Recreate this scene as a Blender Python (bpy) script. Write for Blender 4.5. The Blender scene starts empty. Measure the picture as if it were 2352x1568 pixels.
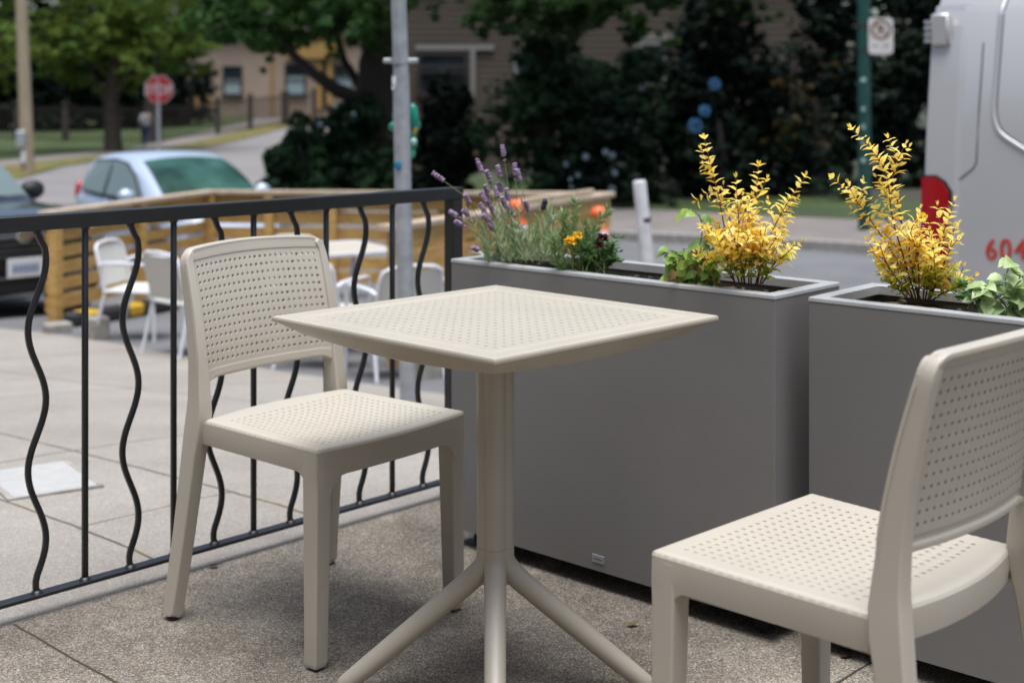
import bpy, bmesh, math, random
import numpy as np
from mathutils import Vector, Matrix, noise
PI = math.pi
S = bpy.context.scene
COL = S.collection
# ------------------------------------------------------------------ camera
FPX, YH, CH = 3100.0, 225.0, 1.17           # focal length (px of a 2352 px wide frame), horizon row, eye height
cam_d = bpy.data.cameras.new('camera'); cam = bpy.data.objects.new('camera', cam_d); COL.objects.link(cam)
cam.location = (0, 0, CH); cam.rotation_euler = (PI/2, 0, 0)
cam_d.sensor_width = 36; cam_d.lens = 36*FPX/2352; cam_d.shift_y = -(784-YH)/2352
cam_d.clip_end = 600; cam_d.clip_start = .05
cam_d.dof.use_dof = True; cam_d.dof.focus_distance = 2.62; cam_d.dof.aperture_fstop = 3.4
S.camera = cam
# ------------------------------------------------------------------ light
SUN_EL, SUN_AZ = math.radians(79), math.radians(172)     # azimuth measured from +Y towards +X
world = bpy.data.worlds.new('World'); S.world = world; world.use_nodes = True
wn = world.node_tree; bg = wn.nodes['Background']
sky = wn.nodes.new('ShaderNodeTexSky'); sky.sky_type = 'NISHITA'; sky.sun_disc = False
sky.sun_elevation = SUN_EL; sky.sun_rotation = SUN_AZ
sky.air_density = 1.0; sky.dust_density = 4.0; sky.ozone_density = .6
hs = wn.nodes.new('ShaderNodeHueSaturation'); hs.inputs['Saturation'].default_value = 1.0      # thin high cloud greys the blue
wn.links.new(sky.outputs[0], hs.inputs['Color']); wn.links.new(hs.outputs[0], bg.inputs[0]); bg.inputs[1].default_value = .05
sun_d = bpy.data.lights.new('sun', 'SUN'); sun = bpy.data.objects.new('sun', sun_d); COL.objects.link(sun)
sun_d.energy = 1.5; sun_d.angle = math.radians(42); sun_d.color = (.86, .93, 1.0)
sdir = Vector((math.sin(SUN_AZ)*math.cos(SUN_EL), math.cos(SUN_AZ)*math.cos(SUN_EL), math.sin(SUN_EL)))
sun.rotation_euler = sdir.to_track_quat('Z', 'Y').to_euler(); sun.location = (-6, 5, 12)
S.view_settings.view_transform = 'Standard'; S.view_settings.look = 'None'
S.view_settings.exposure = 1.80; S.view_settings.gamma = 1
# ------------------------------------------------------------------ helpers
def W(u, v, Y): return Vector(((u-1176)*Y/FPX, Y, CH-(v-YH)*Y/FPX))
def tag(o, label=None, cat=None, group=None, kind=None):
    if label: o['label'] = label
    if cat: o['category'] = cat
    if group: o['group'] = group
    if kind: o['kind'] = kind
    return o
def thing(name, label, cat, loc=(0, 0, 0), rz=0, group=None):
    o = bpy.data.objects.new(name, None); COL.objects.link(o); o.empty_display_size = .1
    o.location = loc; o.rotation_euler = (0, 0, rz)
    return tag(o, label, cat, group)
def copy_tree(o, parent=None):
    c = o.copy(); COL.objects.link(c); c.parent = parent
    for ch in list(KIDS.get(o, [])):
        k = copy_tree(ch, c)
    return c
KIDS = {}
class MB:
    """collects faces, builds one mesh object"""
    def __init__(s): s.v = []; s.f = []; s.m = []
    def add(s, vs, fs, mi=0):
        n = len(s.v); s.v.extend([tuple(p) for p in vs]); s.f.extend([tuple(i+n for i in f) for f in fs]); s.m.extend([mi]*len(fs)); return s
    def box(s, c, sz, rz=0, bev=0, mi=0, M=None):
        x, y, z = sz[0]/2, sz[1]/2, sz[2]/2
        if bev > 0:
            b = min(bev, x*.49, y*.49, z*.49); P = []
            for sx in (-1, 1):
                for sy in (-1, 1):
                    for sz_ in (-1, 1):
                        P += [(sx*(x-b), sy*(y-b), sz_*z), (sx*(x-b), sy*y, sz_*(z-b)), (sx*x, sy*(y-b), sz_*(z-b))]
            bm = bmesh.new(); vv = [bm.verts.new(p) for p in P]; bmesh.ops.convex_hull(bm, input=vv)
            bmesh.ops.dissolve_limit(bm, angle_limit=.02, verts=bm.verts, edges=bm.edges)
            bm.verts.index_update(); P = [v.co.copy() for v in bm.verts]; F = [[v.index for v in f.verts] for f in bm.faces]; bm.free()
        else:
            P = [Vector((i*x, j*y, k*z)) for i in (-1, 1) for j in (-1, 1) for k in (-1, 1)]
            F = [(0, 1, 3, 2), (4, 6, 7, 5), (0, 4, 5, 1), (2, 3, 7, 6), (0, 2, 6, 4), (1, 5, 7, 3)]
        R = M if M is not None else Matrix.Rotation(rz, 3, 'Z')
        return s.add([R @ Vector(p)+Vector(c) for p in P], F, mi)
    def bar(s, a, b, w, h, bev=0, up=(0, 0, 1), mi=0):
        """box from a to b, w across, h along up"""
        a = Vector(a); b = Vector(b); d = b-a; L = d.length; y = d/L
        up = Vector(up); x = y.cross(up).normalized(); z = x.cross(y)
        M = Matrix((x, y, z)).transposed()
        return s.box((a+b)/2, (w, L, h), bev=bev, mi=mi, M=M)
    def tube(s, pts, r, n=8, cap=True, mi=0):
        pts = [Vector(p) for p in pts]; R = r if hasattr(r, '__len__') else [r]*len(pts)
        V = []; F = []; prev = None
        for i, p in enumerate(pts):
            t = (pts[min(i+1, len(pts)-1)]-pts[max(i-1, 0)]).normalized()
            if prev is None:
                a = t.orthogonal().normalized()
            else:
                a = (prev-t*prev.dot(t)).normalized()
            prev = a; b = t.cross(a)
            for k in range(n):
                q = 2*PI*k/n; V.append(p+(a*math.cos(q)+b*math.sin(q))*R[i])
        for i in range(len(pts)-1):
            for k in range(n):
                F.append((i*n+k, i*n+(k+1) % n, (i+1)*n+(k+1) % n, (i+1)*n+k))
        if cap: F.append(tuple(range(n))[::-1]); F.append(tuple((len(pts)-1)*n+k for k in range(n)))
        return s.add(V, F, mi)
    def sweep(s, pts, secs, depth_axis=(0, 1, 0), rr=.3, mi=0, nc=3):
        """rounded rectangular section: secs = (a across, b along depth_axis)"""
        pts = [Vector(p) for p in pts]; D = Vector(depth_axis); V = []; F = []
        n = 4*nc
        for i, p in enumerate(pts):
            t = (pts[min(i+1, len(pts)-1)]-pts[max(i-1, 0)]).normalized()
            x = t.cross(D).normalized(); y = D-t*D.dot(t); y.normalize()
            a, b = secs[i][0]/2, secs[i][1]/2; r = min(a, b)*rr*2*.5
            for cx, cy, q0 in ((1, 1, 0), (-1, 1, PI/2), (-1, -1, PI), (1, -1, 1.5*PI)):
                for k in range(nc):
                    q = q0+PI/2*k/(nc-1)
                    V.append(p+x*(cx*(a-r)+r*math.cos(q))+y*(cy*(b-r)+r*math.sin(q)))
        for i in range(len(pts)-1):
            for k in range(n):
                F.append((i*n+k, i*n+(k+1) % n, (i+1)*n+(k+1) % n, (i+1)*n+k))
        F.append(tuple(range(n))[::-1]); F.append(tuple((len(pts)-1)*n+k for k in range(n)))
        return s.add(V, F, mi)
    def lathe(s, prof, c=(0, 0, 0), n=24, M=None, mi=0):
        V = []; F = []; c = Vector(c)
        for r, z in prof:
            for k in range(n):
                q = 2*PI*k/n; p = Vector((r*math.cos(q), r*math.sin(q), z)); V.append((M @ p if M is not None else p)+c)
        for i in range(len(prof)-1):
            for k in range(n): F.append((i*n+k, i*n+(k+1) % n, (i+1)*n+(k+1) % n, (i+1)*n+k))
        F.append(tuple(range(n))[::-1]); F.append(tuple((len(prof)-1)*n+k for k in range(n)))
        return s.add(V, F, mi)
    def prism(s, poly, thick, M, mi=0):
        """poly in local xy, extruded along local z by thick, placed with 4x4 M"""
        n = len(poly); V = [M @ Vector((x, y, 0)) for x, y in poly]+[M @ Vector((x, y, thick)) for x, y in poly]
        F = [tuple(range(n))[::-1], tuple(range(n, 2*n))]+[(i, (i+1) % n, n+(i+1) % n, n+i) for i in range(n)]
        return s.add(V, F, mi)
    def ball(s, c, r, n=8, m=6, sc=(1, 1, 1), mi=0):
        prof = [(max(1e-4, math.sin(PI*i/m))*r, -math.cos(PI*i/m)*r) for i in range(m+1)]
        return s.lathe(prof, c, n, Matrix.Diagonal(sc), mi)
    def build(s, name, mats, parent=None, smooth=35, loc=None, doubles=0):
        me = bpy.data.meshes.new(name); me.from_pydata([tuple(p) for p in s.v], [], s.f)
        if not isinstance(mats, (list, tuple)): mats = [mats]
        for m in mats: me.materials.append(m)
        if len(mats) > 1: me.polygons.foreach_set('material_index', s.m)
        if smooth or doubles:
            bm = bmesh.new(); bm.from_mesh(me)
            if doubles: bmesh.ops.remove_doubles(bm, verts=bm.verts, dist=doubles)
            bmesh.ops.recalc_face_normals(bm, faces=bm.faces)
            lim = math.radians(smooth)
            for f in bm.faces: f.smooth = smooth > 0
            for e in bm.edges:
                if len(e.link_faces) == 2: e.smooth = e.calc_face_angle(0) < lim
            bm.to_mesh(me); bm.free()
        me.update()
        o = bpy.data.objects.new(name, me); COL.objects.link(o)
        if parent: o.parent = parent; KIDS.setdefault(parent, []).append(o)
        return o
def quads_obj(name, V, F4, mats, parent=None, nv=4, mi=None):
    me = bpy.data.meshes.new(name); nf = len(F4)
    me.vertices.add(len(V)); me.vertices.foreach_set('co', np.asarray(V, dtype=np.float32).ravel())
    me.loops.add(nf*nv); me.loops.foreach_set('vertex_index', np.asarray(F4, dtype=np.int32).ravel())
    me.polygons.add(nf); me.polygons.foreach_set('loop_start', np.arange(0, nf*nv, nv, dtype=np.int32))
    if not isinstance(mats, (list, tuple)): mats = [mats]
    for m in mats: me.materials.append(m)
    if mi is not None: me.polygons.foreach_set('material_index', np.asarray(mi, dtype=np.int32))
    me.update(calc_edges=True); me.validate()
    o = bpy.data.objects.new(name, me); COL.objects.link(o)
    if parent: o.parent = parent; KIDS.setdefault(parent, []).append(o)
    return o
def text_mb(txt, h, M, thick=.002, font_w=1.0, mi=0, offset=0.0):
    """built-in font -> mesh data added into a new MB; M places it (local xy, z = outwards)"""
    cu = bpy.data.curves.new('t', 'FONT'); cu.body = txt; cu.size = h/.72; cu.extrude = thick; cu.align_x = 'CENTER'; cu.offset = offset
    ob = bpy.data.objects.new('t', cu); COL.objects.link(ob)
    dg = bpy.context.evaluated_depsgraph_get(); me = ob.evaluated_get(dg).to_mesh()
    mb = MB(); mb.add([M @ Vector((v.co.x*font_w, v.co.y-h/2, v.co.z)) for v in me.vertices], [tuple(p.vertices) for p in me.polygons], mi)
    ob.evaluated_get(dg).to_mesh_clear(); bpy.data.objects.remove(ob); bpy.data.curves.remove(cu)
    return mb
def frame(origin, ex, ey):
    ex = Vector(ex).normalized(); ey = Vector(ey); ey = (ey-ex*ey.dot(ex)).normalized(); ez = ex.cross(ey)
    M = Matrix((ex, ey, ez)).transposed().to_4x4(); M.translation = Vector(origin); return M
# ------------------------------------------------------------------ materials
KA = .80      # every base colour is set for this exposure
def mat(name, col, rough=.5, metal=0, var=0, vscale=5, bump=0, bscale=50, spec=.5, col2=None, trans=0, sheen=0, stretch=None, coat=0, alpha_noise=None):
    col = tuple(c*KA for c in col); col2 = tuple(c*KA for c in col2) if col2 else None
    m = bpy.data.materials.new(name); m.use_nodes = True; nt = m.node_tree; N = nt.nodes; L = nt.links
    p = N['Principled BSDF']; p.inputs['Roughness'].default_value = rough; p.inputs['Metallic'].default_value = metal
    p.inputs['Base Color'].default_value = (*col, 1); p.inputs['Specular IOR Level'].default_value = spec
    if coat: p.inputs['Coat Weight'].default_value = coat; p.inputs['Coat Roughness'].default_value = .05
    tc = N.new('ShaderNodeTexCoord'); vec = tc.outputs['Object']
    if stretch:
        mp = N.new('ShaderNodeMapping'); mp.inputs['Scale'].default_value = stretch; L.new(vec, mp.inputs[0]); vec = mp.outputs[0]
    if var or col2:
        nz = N.new('ShaderNodeTexNoise'); nz.inputs['Scale'].default_value = vscale; nz.inputs['Detail'].default_value = 5; L.new(vec, nz.inputs['Vector'])
        rp = N.new('ShaderNodeValToRGB'); L.new(nz.outputs['Fac'], rp.inputs[0])
        c2 = col2 if col2 else tuple(c*(1-var) for c in col); c1 = col if col2 else tuple(min(1, c*(1+var)) for c in col)
        rp.color_ramp.elements[0].position = .33; rp.color_ramp.elements[1].position = .67
        rp.color_ramp.elements[0].color = (*c2, 1); rp.color_ramp.elements[1].color = (*c1, 1)
        L.new(rp.outputs[0], p.inputs['Base Color']); csock = rp.outputs[0]
    else: csock = None
    if bump:
        nb = N.new('ShaderNodeTexNoise'); nb.inputs['Scale'].default_value = bscale; nb.inputs['Detail'].default_value = 3; L.new(vec, nb.inputs['Vector'])
        bp = N.new('ShaderNodeBump'); bp.inputs['Strength'].default_value = bump; bp.inputs['Distance'].default_value = .01
        L.new(nb.outputs['Fac'], bp.inputs['Height']); L.new(bp.outputs[0], p.inputs['Normal'])
    if trans:
        tr = N.new('ShaderNodeBsdfTranslucent'); mx = N.new('ShaderNodeMixShader'); mx.inputs[0].default_value = trans
        if csock: L.new(csock, tr.inputs[0])
        else: tr.inputs[0].default_value = (*col, 1)
        L.new(p.outputs[0], mx.inputs[1]); L.new(tr.outputs[0], mx.inputs[2]); L.new(mx.outputs[0], N['Material Output'].inputs[0])
    return m
M = {}
M['plastic'] = mat('beige_plastic', (.53, .468, .378), .45, spec=.7, var=.035, vscale=5, bump=.04, bscale=900)
M['plastic_t'] = mat('taupe_plastic', (.50, .438, .345), .42, spec=.7, var=.035, vscale=6, bump=.04, bscale=900)
M['rubber'] = mat('black_rubber', (.015, .015, .015), .7)
M['blacksteel'] = mat('black_painted_steel', (.014, .014, .015), .38, bump=.05, bscale=300, var=.2, vscale=30)
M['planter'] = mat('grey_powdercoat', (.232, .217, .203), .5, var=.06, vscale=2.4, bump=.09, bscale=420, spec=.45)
M['rim'] = mat('skylit_rim_powdercoat', (.44, .435, .42), .38, var=.08, vscale=12, bump=.1, bscale=300, spec=.6)  # paler than the box: sky light on the rim is put into its colour
M['soil'] = mat('potting_soil', (.045, .028, .018), .95, col2=(.11, .075, .05), vscale=60, bump=1, bscale=90)
M['galv'] = mat('galvanised_steel', (.42, .44, .46), .5, metal=.35, var=.15, vscale=18)
M['wood'] = mat('treated_pine', (.72, .44, .14), .65, col2=(.48, .27, .07), vscale=6, stretch=(1, 1, 6))
M['woodcap'] = mat('weathered_pine_cap', (.56, .44, .32), .7, col2=(.42, .31, .2), vscale=7)
M['whitem'] = mat('white_painted_metal', (.78, .78, .80), .4)
M['weave'] = mat('cream_woven_mesh', (.70, .67, .60), .75, bump=.6, bscale=160)
M['tabletop'] = mat('pale_tabletop', (.55, .48, .38), .5)
M['concrete'] = mat('raw_concrete', (.34, .31, .27), .9, var=.2, vscale=14, bump=.4, bscale=60)
M['asphalt'] = mat('asphalt', (.155, .15, .15), .9, var=.12, vscale=1.5, bump=.3, bscale=90)
M['hill_asphalt'] = mat('worn_asphalt', (.22, .20, .19), .9, var=.1, vscale=.6, bump=.2, bscale=60)
M['walk_far'] = mat('far_concrete_pavement', (.20, .17, .15), .9, var=.12, vscale=1.2, bump=.2, bscale=40)
M['verge'] = mat('dry_grass_verge', (.21, .15, .03), .95, col2=(.07, .09, .02), vscale=1.6, bump=.6, bscale=30)
M['lawn'] = mat('lawn', (.055, .085, .012), .95, col2=(.03, .05, .01), vscale=.9, bump=.6, bscale=30)
M['dirt'] = mat('dark_dirt_ground', (.05, .045, .028), .95, col2=(.03, .04, .016), vscale=.6)  # dark dirt with greener patches
M['glass'] = mat('dark_car_glass', (.02, .028, .026), .04, spec=.8)
M['glassl'] = mat('painted_sky_glass', (.16, .21, .195), .12, spec=.5)  # pale base colour stands in for sky mirrored in the car windows
M['bluecar'] = mat('light_blue_car_paint', (.52, .60, .72), .3, metal=.2, coat=.6)
M['blackcar'] = mat('black_car_paint', (.008, .008, .009), .2, coat=.8)
M['blackpl'] = mat('black_trim', (.012, .012, .013), .55)
M['chrome'] = mat('chrome', (.75, .75, .76), .15, metal=1)
M['tyre'] = mat('tyre', (.018, .018, .018), .85)
M['alloy'] = mat('alloy', (.45, .45, .46), .35, metal=.8)
M['redlamp'] = mat('red_lens', (.42, .006, .012), .15, coat=.6)
M['lamp'] = mat('clear_lens', (.6, .62, .64), .1)
M['white'] = mat('white_paint', (.78, .78, .78), .5)
M['vanpaint'] = mat('silver_van_paint', (.54, .53, .52), .36, metal=.2, coat=.35, var=.03, vscale=1.2)
M['seam'] = mat('dark_seam', (.05, .05, .05), .8)
M['redtext'] = mat('red_vinyl', (.62, .045, .025), .5)
M['signred'] = mat('sign_red', (.36, .012, .02), .45)
M['green'] = mat('teal_green_plastic', (.005, .23, .15), .3)
M['green2'] = mat('bright_green_plastic', (.02, .42, .19), .3)
M['greenpole'] = mat('green_painted_pole', (.006, .065, .052), .45, var=.2, vscale=8)
M['orange'] = mat('orange_plastic', (.90, .14, .03), .45)
M['bollard'] = mat('scuffed_white_bollard', (.72, .70, .70), .5, col2=(.56, .54, .54), vscale=14)
M['utility'] = mat('grey_wood_pole', (.46, .37, .25), .9, col2=(.33, .26, .17), vscale=4, stretch=(6, 6, .5))
M['bark'] = mat('bark', (.10, .075, .055), .95, col2=(.05, .038, .028), vscale=9, bump=.8, bscale=25)
M['barkd'] = mat('dark_bark', (.03, .024, .018), .95)
M['housey'] = mat('cream_stucco', (.45, .335, .25), .9, var=.08, vscale=1)
M['yellowtrim'] = mat('ochre_trim', (.42, .25, .07), .8)
M['housetaupe'] = mat('taupe_siding', (.095, .07, .048), .85, var=.08, vscale=1)
M['trim'] = mat('pale_trim', (.26, .24, .21), .7)
M['iron'] = mat('dark_iron', (.035, .025, .022), .6)
M['brickp'] = mat('dark_brick_pillar', (.065, .05, .04), .9, var=.3, vscale=12)
M['roof'] = mat('roof_shingles', (.05, .045, .042), .9, var=.2, vscale=8)
M['windowg'] = mat('house_window_glass', (.03, .04, .045), .08, spec=.8)
M['blind'] = mat('pale_blind', (.33, .42, .42), .6)
M['bluefl'] = mat('hydrangea_blue', (.10, .28, .50), .8, trans=.2)
M['paleblue'] = mat('pale_blue_petals', (.30, .38, .44), .8, trans=.2)
M['skin'] = mat('skin', (.42, .24, .16), .6)
M['hair'] = mat('dark_hair', (.03, .018, .012), .7)
M['shirt'] = mat('white_shirt_cloth', (.62, .60, .60), .9)
M['jeans'] = mat('blue_denim', (.03, .06, .12), .9)
M['yellow'] = mat('road_yellow', (.62, .36, .02), .7)
def leafmat(name, a, b, sc=3, tr=.35, rough=.5):
    return mat(name, a, rough, col2=b, vscale=sc, trans=tr, spec=.5 if sc > 5 else .12)
M['l_maple'] = leafmat('maple_leaves', (.30, .38, .07), (.10, .19, .045), .8, .5)
M['l_deep'] = leafmat('deep_green_leaves', (.075, .135, .04), (.03, .06, .024), .9, .4)
M['l_mid'] = leafmat('green_leaves', (.14, .26, .07), (.055, .13, .045), .9, .45)
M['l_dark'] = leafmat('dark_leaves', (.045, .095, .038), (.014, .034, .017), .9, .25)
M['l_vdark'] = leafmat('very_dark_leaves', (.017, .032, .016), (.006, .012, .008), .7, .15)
M['l_autumn'] = leafmat('autumn_tinted_leaves', (.10, .055, .012), (.02, .03, .01), .9)
M['l_yellow'] = leafmat('golden_privet_leaves', (1.22, .88, .09), (1.2, 1.04, .40), 26, .5, .4)
M['l_lime'] = leafmat('lime_privet_leaves', (.95, .92, .10), (.60, .70, .07), 22, .45, .4)
M['l_vine'] = leafmat('vine_leaves', (.42, .56, .10), (.13, .27, .05), 30, .35, .4)
M['l_pale'] = leafmat('pale_vine_leaves', (.70, .80, .42), (.38, .54, .18), 30, .35, .4)
M['l_lav'] = leafmat('lavender_foliage', (.56, .62, .38), (.30, .42, .17), 30, .4)
M['l_rose'] = leafmat('rosemary_foliage', (.42, .52, .24), (.18, .32, .10), 30, .4)
M['l_mari'] = leafmat('marigold_foliage', (.14, .28, .07), (.06, .16, .05), 30, .35)
M['l_wilt'] = leafmat('wilted_leaves', (.34, .20, .08), (.20, .14, .05), 30, .3)
M['twig'] = mat('reddish_twig', (.16, .06, .02), .7)
M['stemg'] = mat('green_stem', (.20, .27, .08), .7)
M['purple'] = mat('lavender_florets', (.50, .36, .50), .7, col2=(.20, .12, .22), vscale=120, trans=.2)
M['purpled'] = mat('spent_lavender_florets', (.09, .05, .10), .8)
M['marigold'] = mat('marigold_petals', (1.1, .70, .04), .6, trans=.3)
M['darkred'] = mat('dark_red_petals', (.09, .008, .008), .7)
# patio and sidewalk materials: aggregate concrete with joints cut at plan positions
KD = Vector((.72, -.69, 0)).normalized(); ND = Vector((-KD.y, KD.x, 0))     # along the kerb, towards the street
O0 = Vector((-.16, 3.95, 0))
def TW(x, y): d = Vector((x, y, 0))-O0; return -d.dot(KD), d.dot(ND)
def fromTW(t, w): return O0-KD*t+ND*w
def concrete(name, base, dark, speck, joints_t=(), joints_w=(), spk=.5, stain=.5, jw=.006, moss=(.055, .042, .016)):
    base, dark, speck = (tuple(c*KA for c in q) for q in (base, dark, speck))
    m = bpy.data.materials.new(name); m.use_nodes = True; nt = m.node_tree; N = nt.nodes; L = nt.links
    p = N['Principled BSDF']; p.inputs['Roughness'].default_value = .9; p.inputs['Specular IOR Level'].default_value = .25
    g = N.new('ShaderNodeNewGeometry'); P = g.outputs['Position']
    def math_(op, a, b=None, c=None):
        n = N.new('ShaderNodeMath'); n.operation = op
        for i, x in enumerate((a, b, c)):
            if x is None: continue
            if hasattr(x, 'links'): L.new(x, n.inputs[i])
            else: n.inputs[i].default_value = x
        return n.outputs[0]
    def noise_(sc, det=4, ro=.55, v=P):
        n = N.new('ShaderNodeTexNoise'); n.inputs['Scale'].default_value = sc; n.inputs['Detail'].default_value = det; n.inputs['Roughness'].default_value = ro; L.new(v, n.inputs['Vector']); return n.outputs['Fac']
    def ramp(f, stops):
        r = N.new('ShaderNodeValToRGB'); L.new(f, r.inputs[0]); e = r.color_ramp.elements
        e[0].position, e[0].color = stops[0][0], (*stops[0][1], 1); e[1].position, e[1].color = stops[1][0], (*stops[1][1], 1)
        for q, c in stops[2:]: x = e.new(q); x.color = (*c, 1)
        return r.outputs[0]
    def mix(f, a, b, mode='MIX'):
        n = N.new('ShaderNodeMix'); n.data_type = 'RGBA'; n.blend_type = mode
        if hasattr(f, 'links'): L.new(f, n.inputs[0])
        else: n.inputs[0].default_value = f
        for i, x in ((6, a), (7, b)):
            if hasattr(x, 'links'): L.new(x, n.inputs[i])
            else: n.inputs[i].default_value = (*x, 1)
        return n.outputs[2]
    big = ramp(noise_(1.6, 6, .6), [(.36, dark), (.64, base)])
    med = noise_(14, 5, .65)
    c = mix(math_('MULTIPLY', math_('SUBTRACT', med, .35), stain*1.6), big, tuple(x*.55 for x in dark))
    vo = N.new('ShaderNodeTexVoronoi'); vo.inputs['Scale'].default_value = 340; L.new(P, vo.inputs['Vector'])
    sep = N.new('ShaderNodeSeparateColor'); L.new(vo.outputs['Color'], sep.inputs[0])
    s1 = ramp(sep.outputs[0], [(.0, (.28, .28, .28)), (1, (2.1, 2.05, 1.95)), (.35, (.72, .72, .72)), (.8, (1.15, 1.12, 1.1))])
    c = mix(spk, c, mix(1, c, s1, 'MULTIPLY'))
    hi = ramp(noise_(150, 3, .6), [(.60, (0, 0, 0)), (.70, (1, 1, 1))])
    c = mix(math_('MULTIPLY', hi, spk*.6), c, speck)
    pale = ramp(noise_(6.5, 6, .7), [(.60, (0, 0, 0)), (.72, (1, 1, 1))])
    c = mix(math_('MULTIPLY', pale, .28*stain+.05), c, speck)
    if stain > .5:      # lichen and pale scuffs on the patio
        li = ramp(noise_(4.2, 8, .72), [(.655, (0, 0, 0)), (.70, (1, 1, 1))]); c = mix(math_('MULTIPLY', li, .45), c, tuple(x*KA for x in (.46, .34, .12)))
        sc = ramp(noise_(2.3, 9, .78), [(.60, (0, 0, 0)), (.66, (1, 1, 1))]); c = mix(math_('MULTIPLY', sc, .30), c, speck)
    h = noise_(120, 4, .7)
    # joints
    sp = N.new('ShaderNodeSeparateXYZ'); L.new(P, sp.inputs[0]); X, Y = sp.outputs[0], sp.outputs[1]
    wob = math_('MULTIPLY', math_('SUBTRACT', noise_(9, 3), .5), .012)
    tt = math_('ADD', math_('ADD', math_('MULTIPLY', math_('SUBTRACT', X, O0.x), -KD.x), math_('MULTIPLY', math_('SUBTRACT', Y, O0.y), -KD.y)), wob)
    ww = math_('ADD', math_('ADD', math_('MULTIPLY', math_('SUBTRACT', X, O0.x), ND.x), math_('MULTIPLY', math_('SUBTRACT', Y, O0.y), ND.y)), wob)
    J = None
    def seg(cur, pos, other, lo, hi_, wd):
        d = math_('ABSOLUTE', math_('SUBTRACT', cur, pos)); a = math_('LESS_THAN', d, wd)
        if lo is not None:
            a = math_('MULTIPLY', a, math_('MULTIPLY', math_('GREATER_THAN', other, lo), math_('LESS_THAN', other, hi_)))
        return a
    for (cur, oth, lst) in ((tt, ww, joints_t), (ww, tt, joints_w)):
        for pos, lo, hi_, wd in lst:
            a = seg(cur, pos, oth, lo, hi_, wd); J = a if J is None else math_('MAXIMUM', J, a)
    if J is not None:
        mcol = mix(ramp(noise_(5, 4), [(.45, (0, 0, 0)), (.6, (1, 1, 1))]), tuple(x*.32 for x in dark), moss)
        c = mix(J, c, mcol); h = math_('SUBTRACT', h, math_('MULTIPLY', J, 2.0))
    L.new(c, p.inputs['Base Color'])
    b = N.new('ShaderNodeBump'); b.inputs['Strength'].default_value = .55; b.inputs['Distance'].default_value = .004
    L.new(h, b.inputs['Height']); L.new(b.outputs[0], p.inputs['Normal'])
    return m
M['patio'] = concrete('aggregate_patio', (.37, .32, .262), (.175, .148, .118), (.64, .58, .48),
                      joints_w=[(-1.34, -9, .03, .0035), (-3.2, -9, .03, .004)], joints_t=[(-1.45, -9, 3, .0035), (-4.2, -9, 3, .004)], spk=.9, stain=.75)
M['sidewalk'] = concrete('pale_sidewalk', (.39, .35, .305), (.33, .29, .25), (.53, .50, .45),
                         joints_w=[(-.40, .1, 30, .006), (-.90, .17, 30, .005), (.95, 2.2, 30, .008), (-2.4, .1, 30, .009)],
                         joints_t=[(.14, -9, -.2, .004), (.56, -.9, -.4, .004), (1.52, -.9, 2.3, .006), (3.4, -3, 2.3, .008), (5.6, -3, 2.3, .008), (-1.5, -3, 2.4, .008)], spk=.38, stain=.25, moss=(.15, .105, .04))
# ------------------------------------------------------------------ terrain
CTRL = [(-.16, 3.95, 0), (-1.13, 3, 0), (-2.2, 1.9, 0), (0, 0, -.0), (3, 0, -.05), (.5, 3.9, -.02), (1.3, 3.0, -.03), (-3.5, .5, -.05),
        (-1.95, 5.13, -.1), (-.47, 6.2, -.25), (-4.03, 10.6, -.68), (-.35, 7.5, -.47),
        (-2.85, 9.9, -.62), (-2.4, 9.3, -.60), (-.8, 8.14, -.55), (-3.85, 11.2, -.72), (-4.4, 12.5, -.88), (-.74, 8.5, -.57), (.95, 13.1, -.78), (-3.05, 13.6, -.85),
        (2.1, 7.5, -.75), (4.2, 5.5, -.72), (6.2, 3.5, -.7), (1.77, 18.9, -.85), (3.94, 17.35, -.8), (10, 12, -.7),
        (-4.4, 18, -1.05), (-6.3, 19, -1.08), (-8, 27, -1.1), (-13, 36, -1.0), (-13.2, 40, -.87), (-12.5, 50, -.83), (-10.9, 62, -.37),
        (-15.7, 54, -.92), (-15.1, 51, -.89), (-14.9, 57, -.76), (-11.5, 68, -.15), (-14, 74, .3), (-8, 74, .4), (-6.1, 32.8, -1.0),
        (-10, 120, 3), (-60, 60, 0), (40, 60, 0), (20, 30, -.3), (0, 30, -.7), (60, 10, 0), (-40, 15, -1), (0, -15, 0), (-25, -15, -.3), (60, -20, 0), (0, 200, 8), (-110, 200, 8), (110, 200, 6), (-110, -20, 0), (110, -20, 0)]
_P = np.array([c[:2] for c in CTRL], float); _Z = np.array([c[2] for c in CTRL], float); _n = len(CTRL)
_D = np.linalg.norm(_P[:, None]-_P[None], axis=2)
_A = np.block([[_D, np.ones((_n, 1)), _P], [np.ones((1, _n)), np.zeros((1, 3))], [_P.T, np.zeros((2, 3))]])
_Wt = np.linalg.solve(_A, np.concatenate([_Z, np.zeros(3)]))
def gz(x, y):
    d = np.hypot(_P[:, 0]-x, _P[:, 1]-y); return float(d @ _Wt[:_n]+_Wt[_n]+_Wt[_n+1]*x+_Wt[_n+2]*y)
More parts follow.
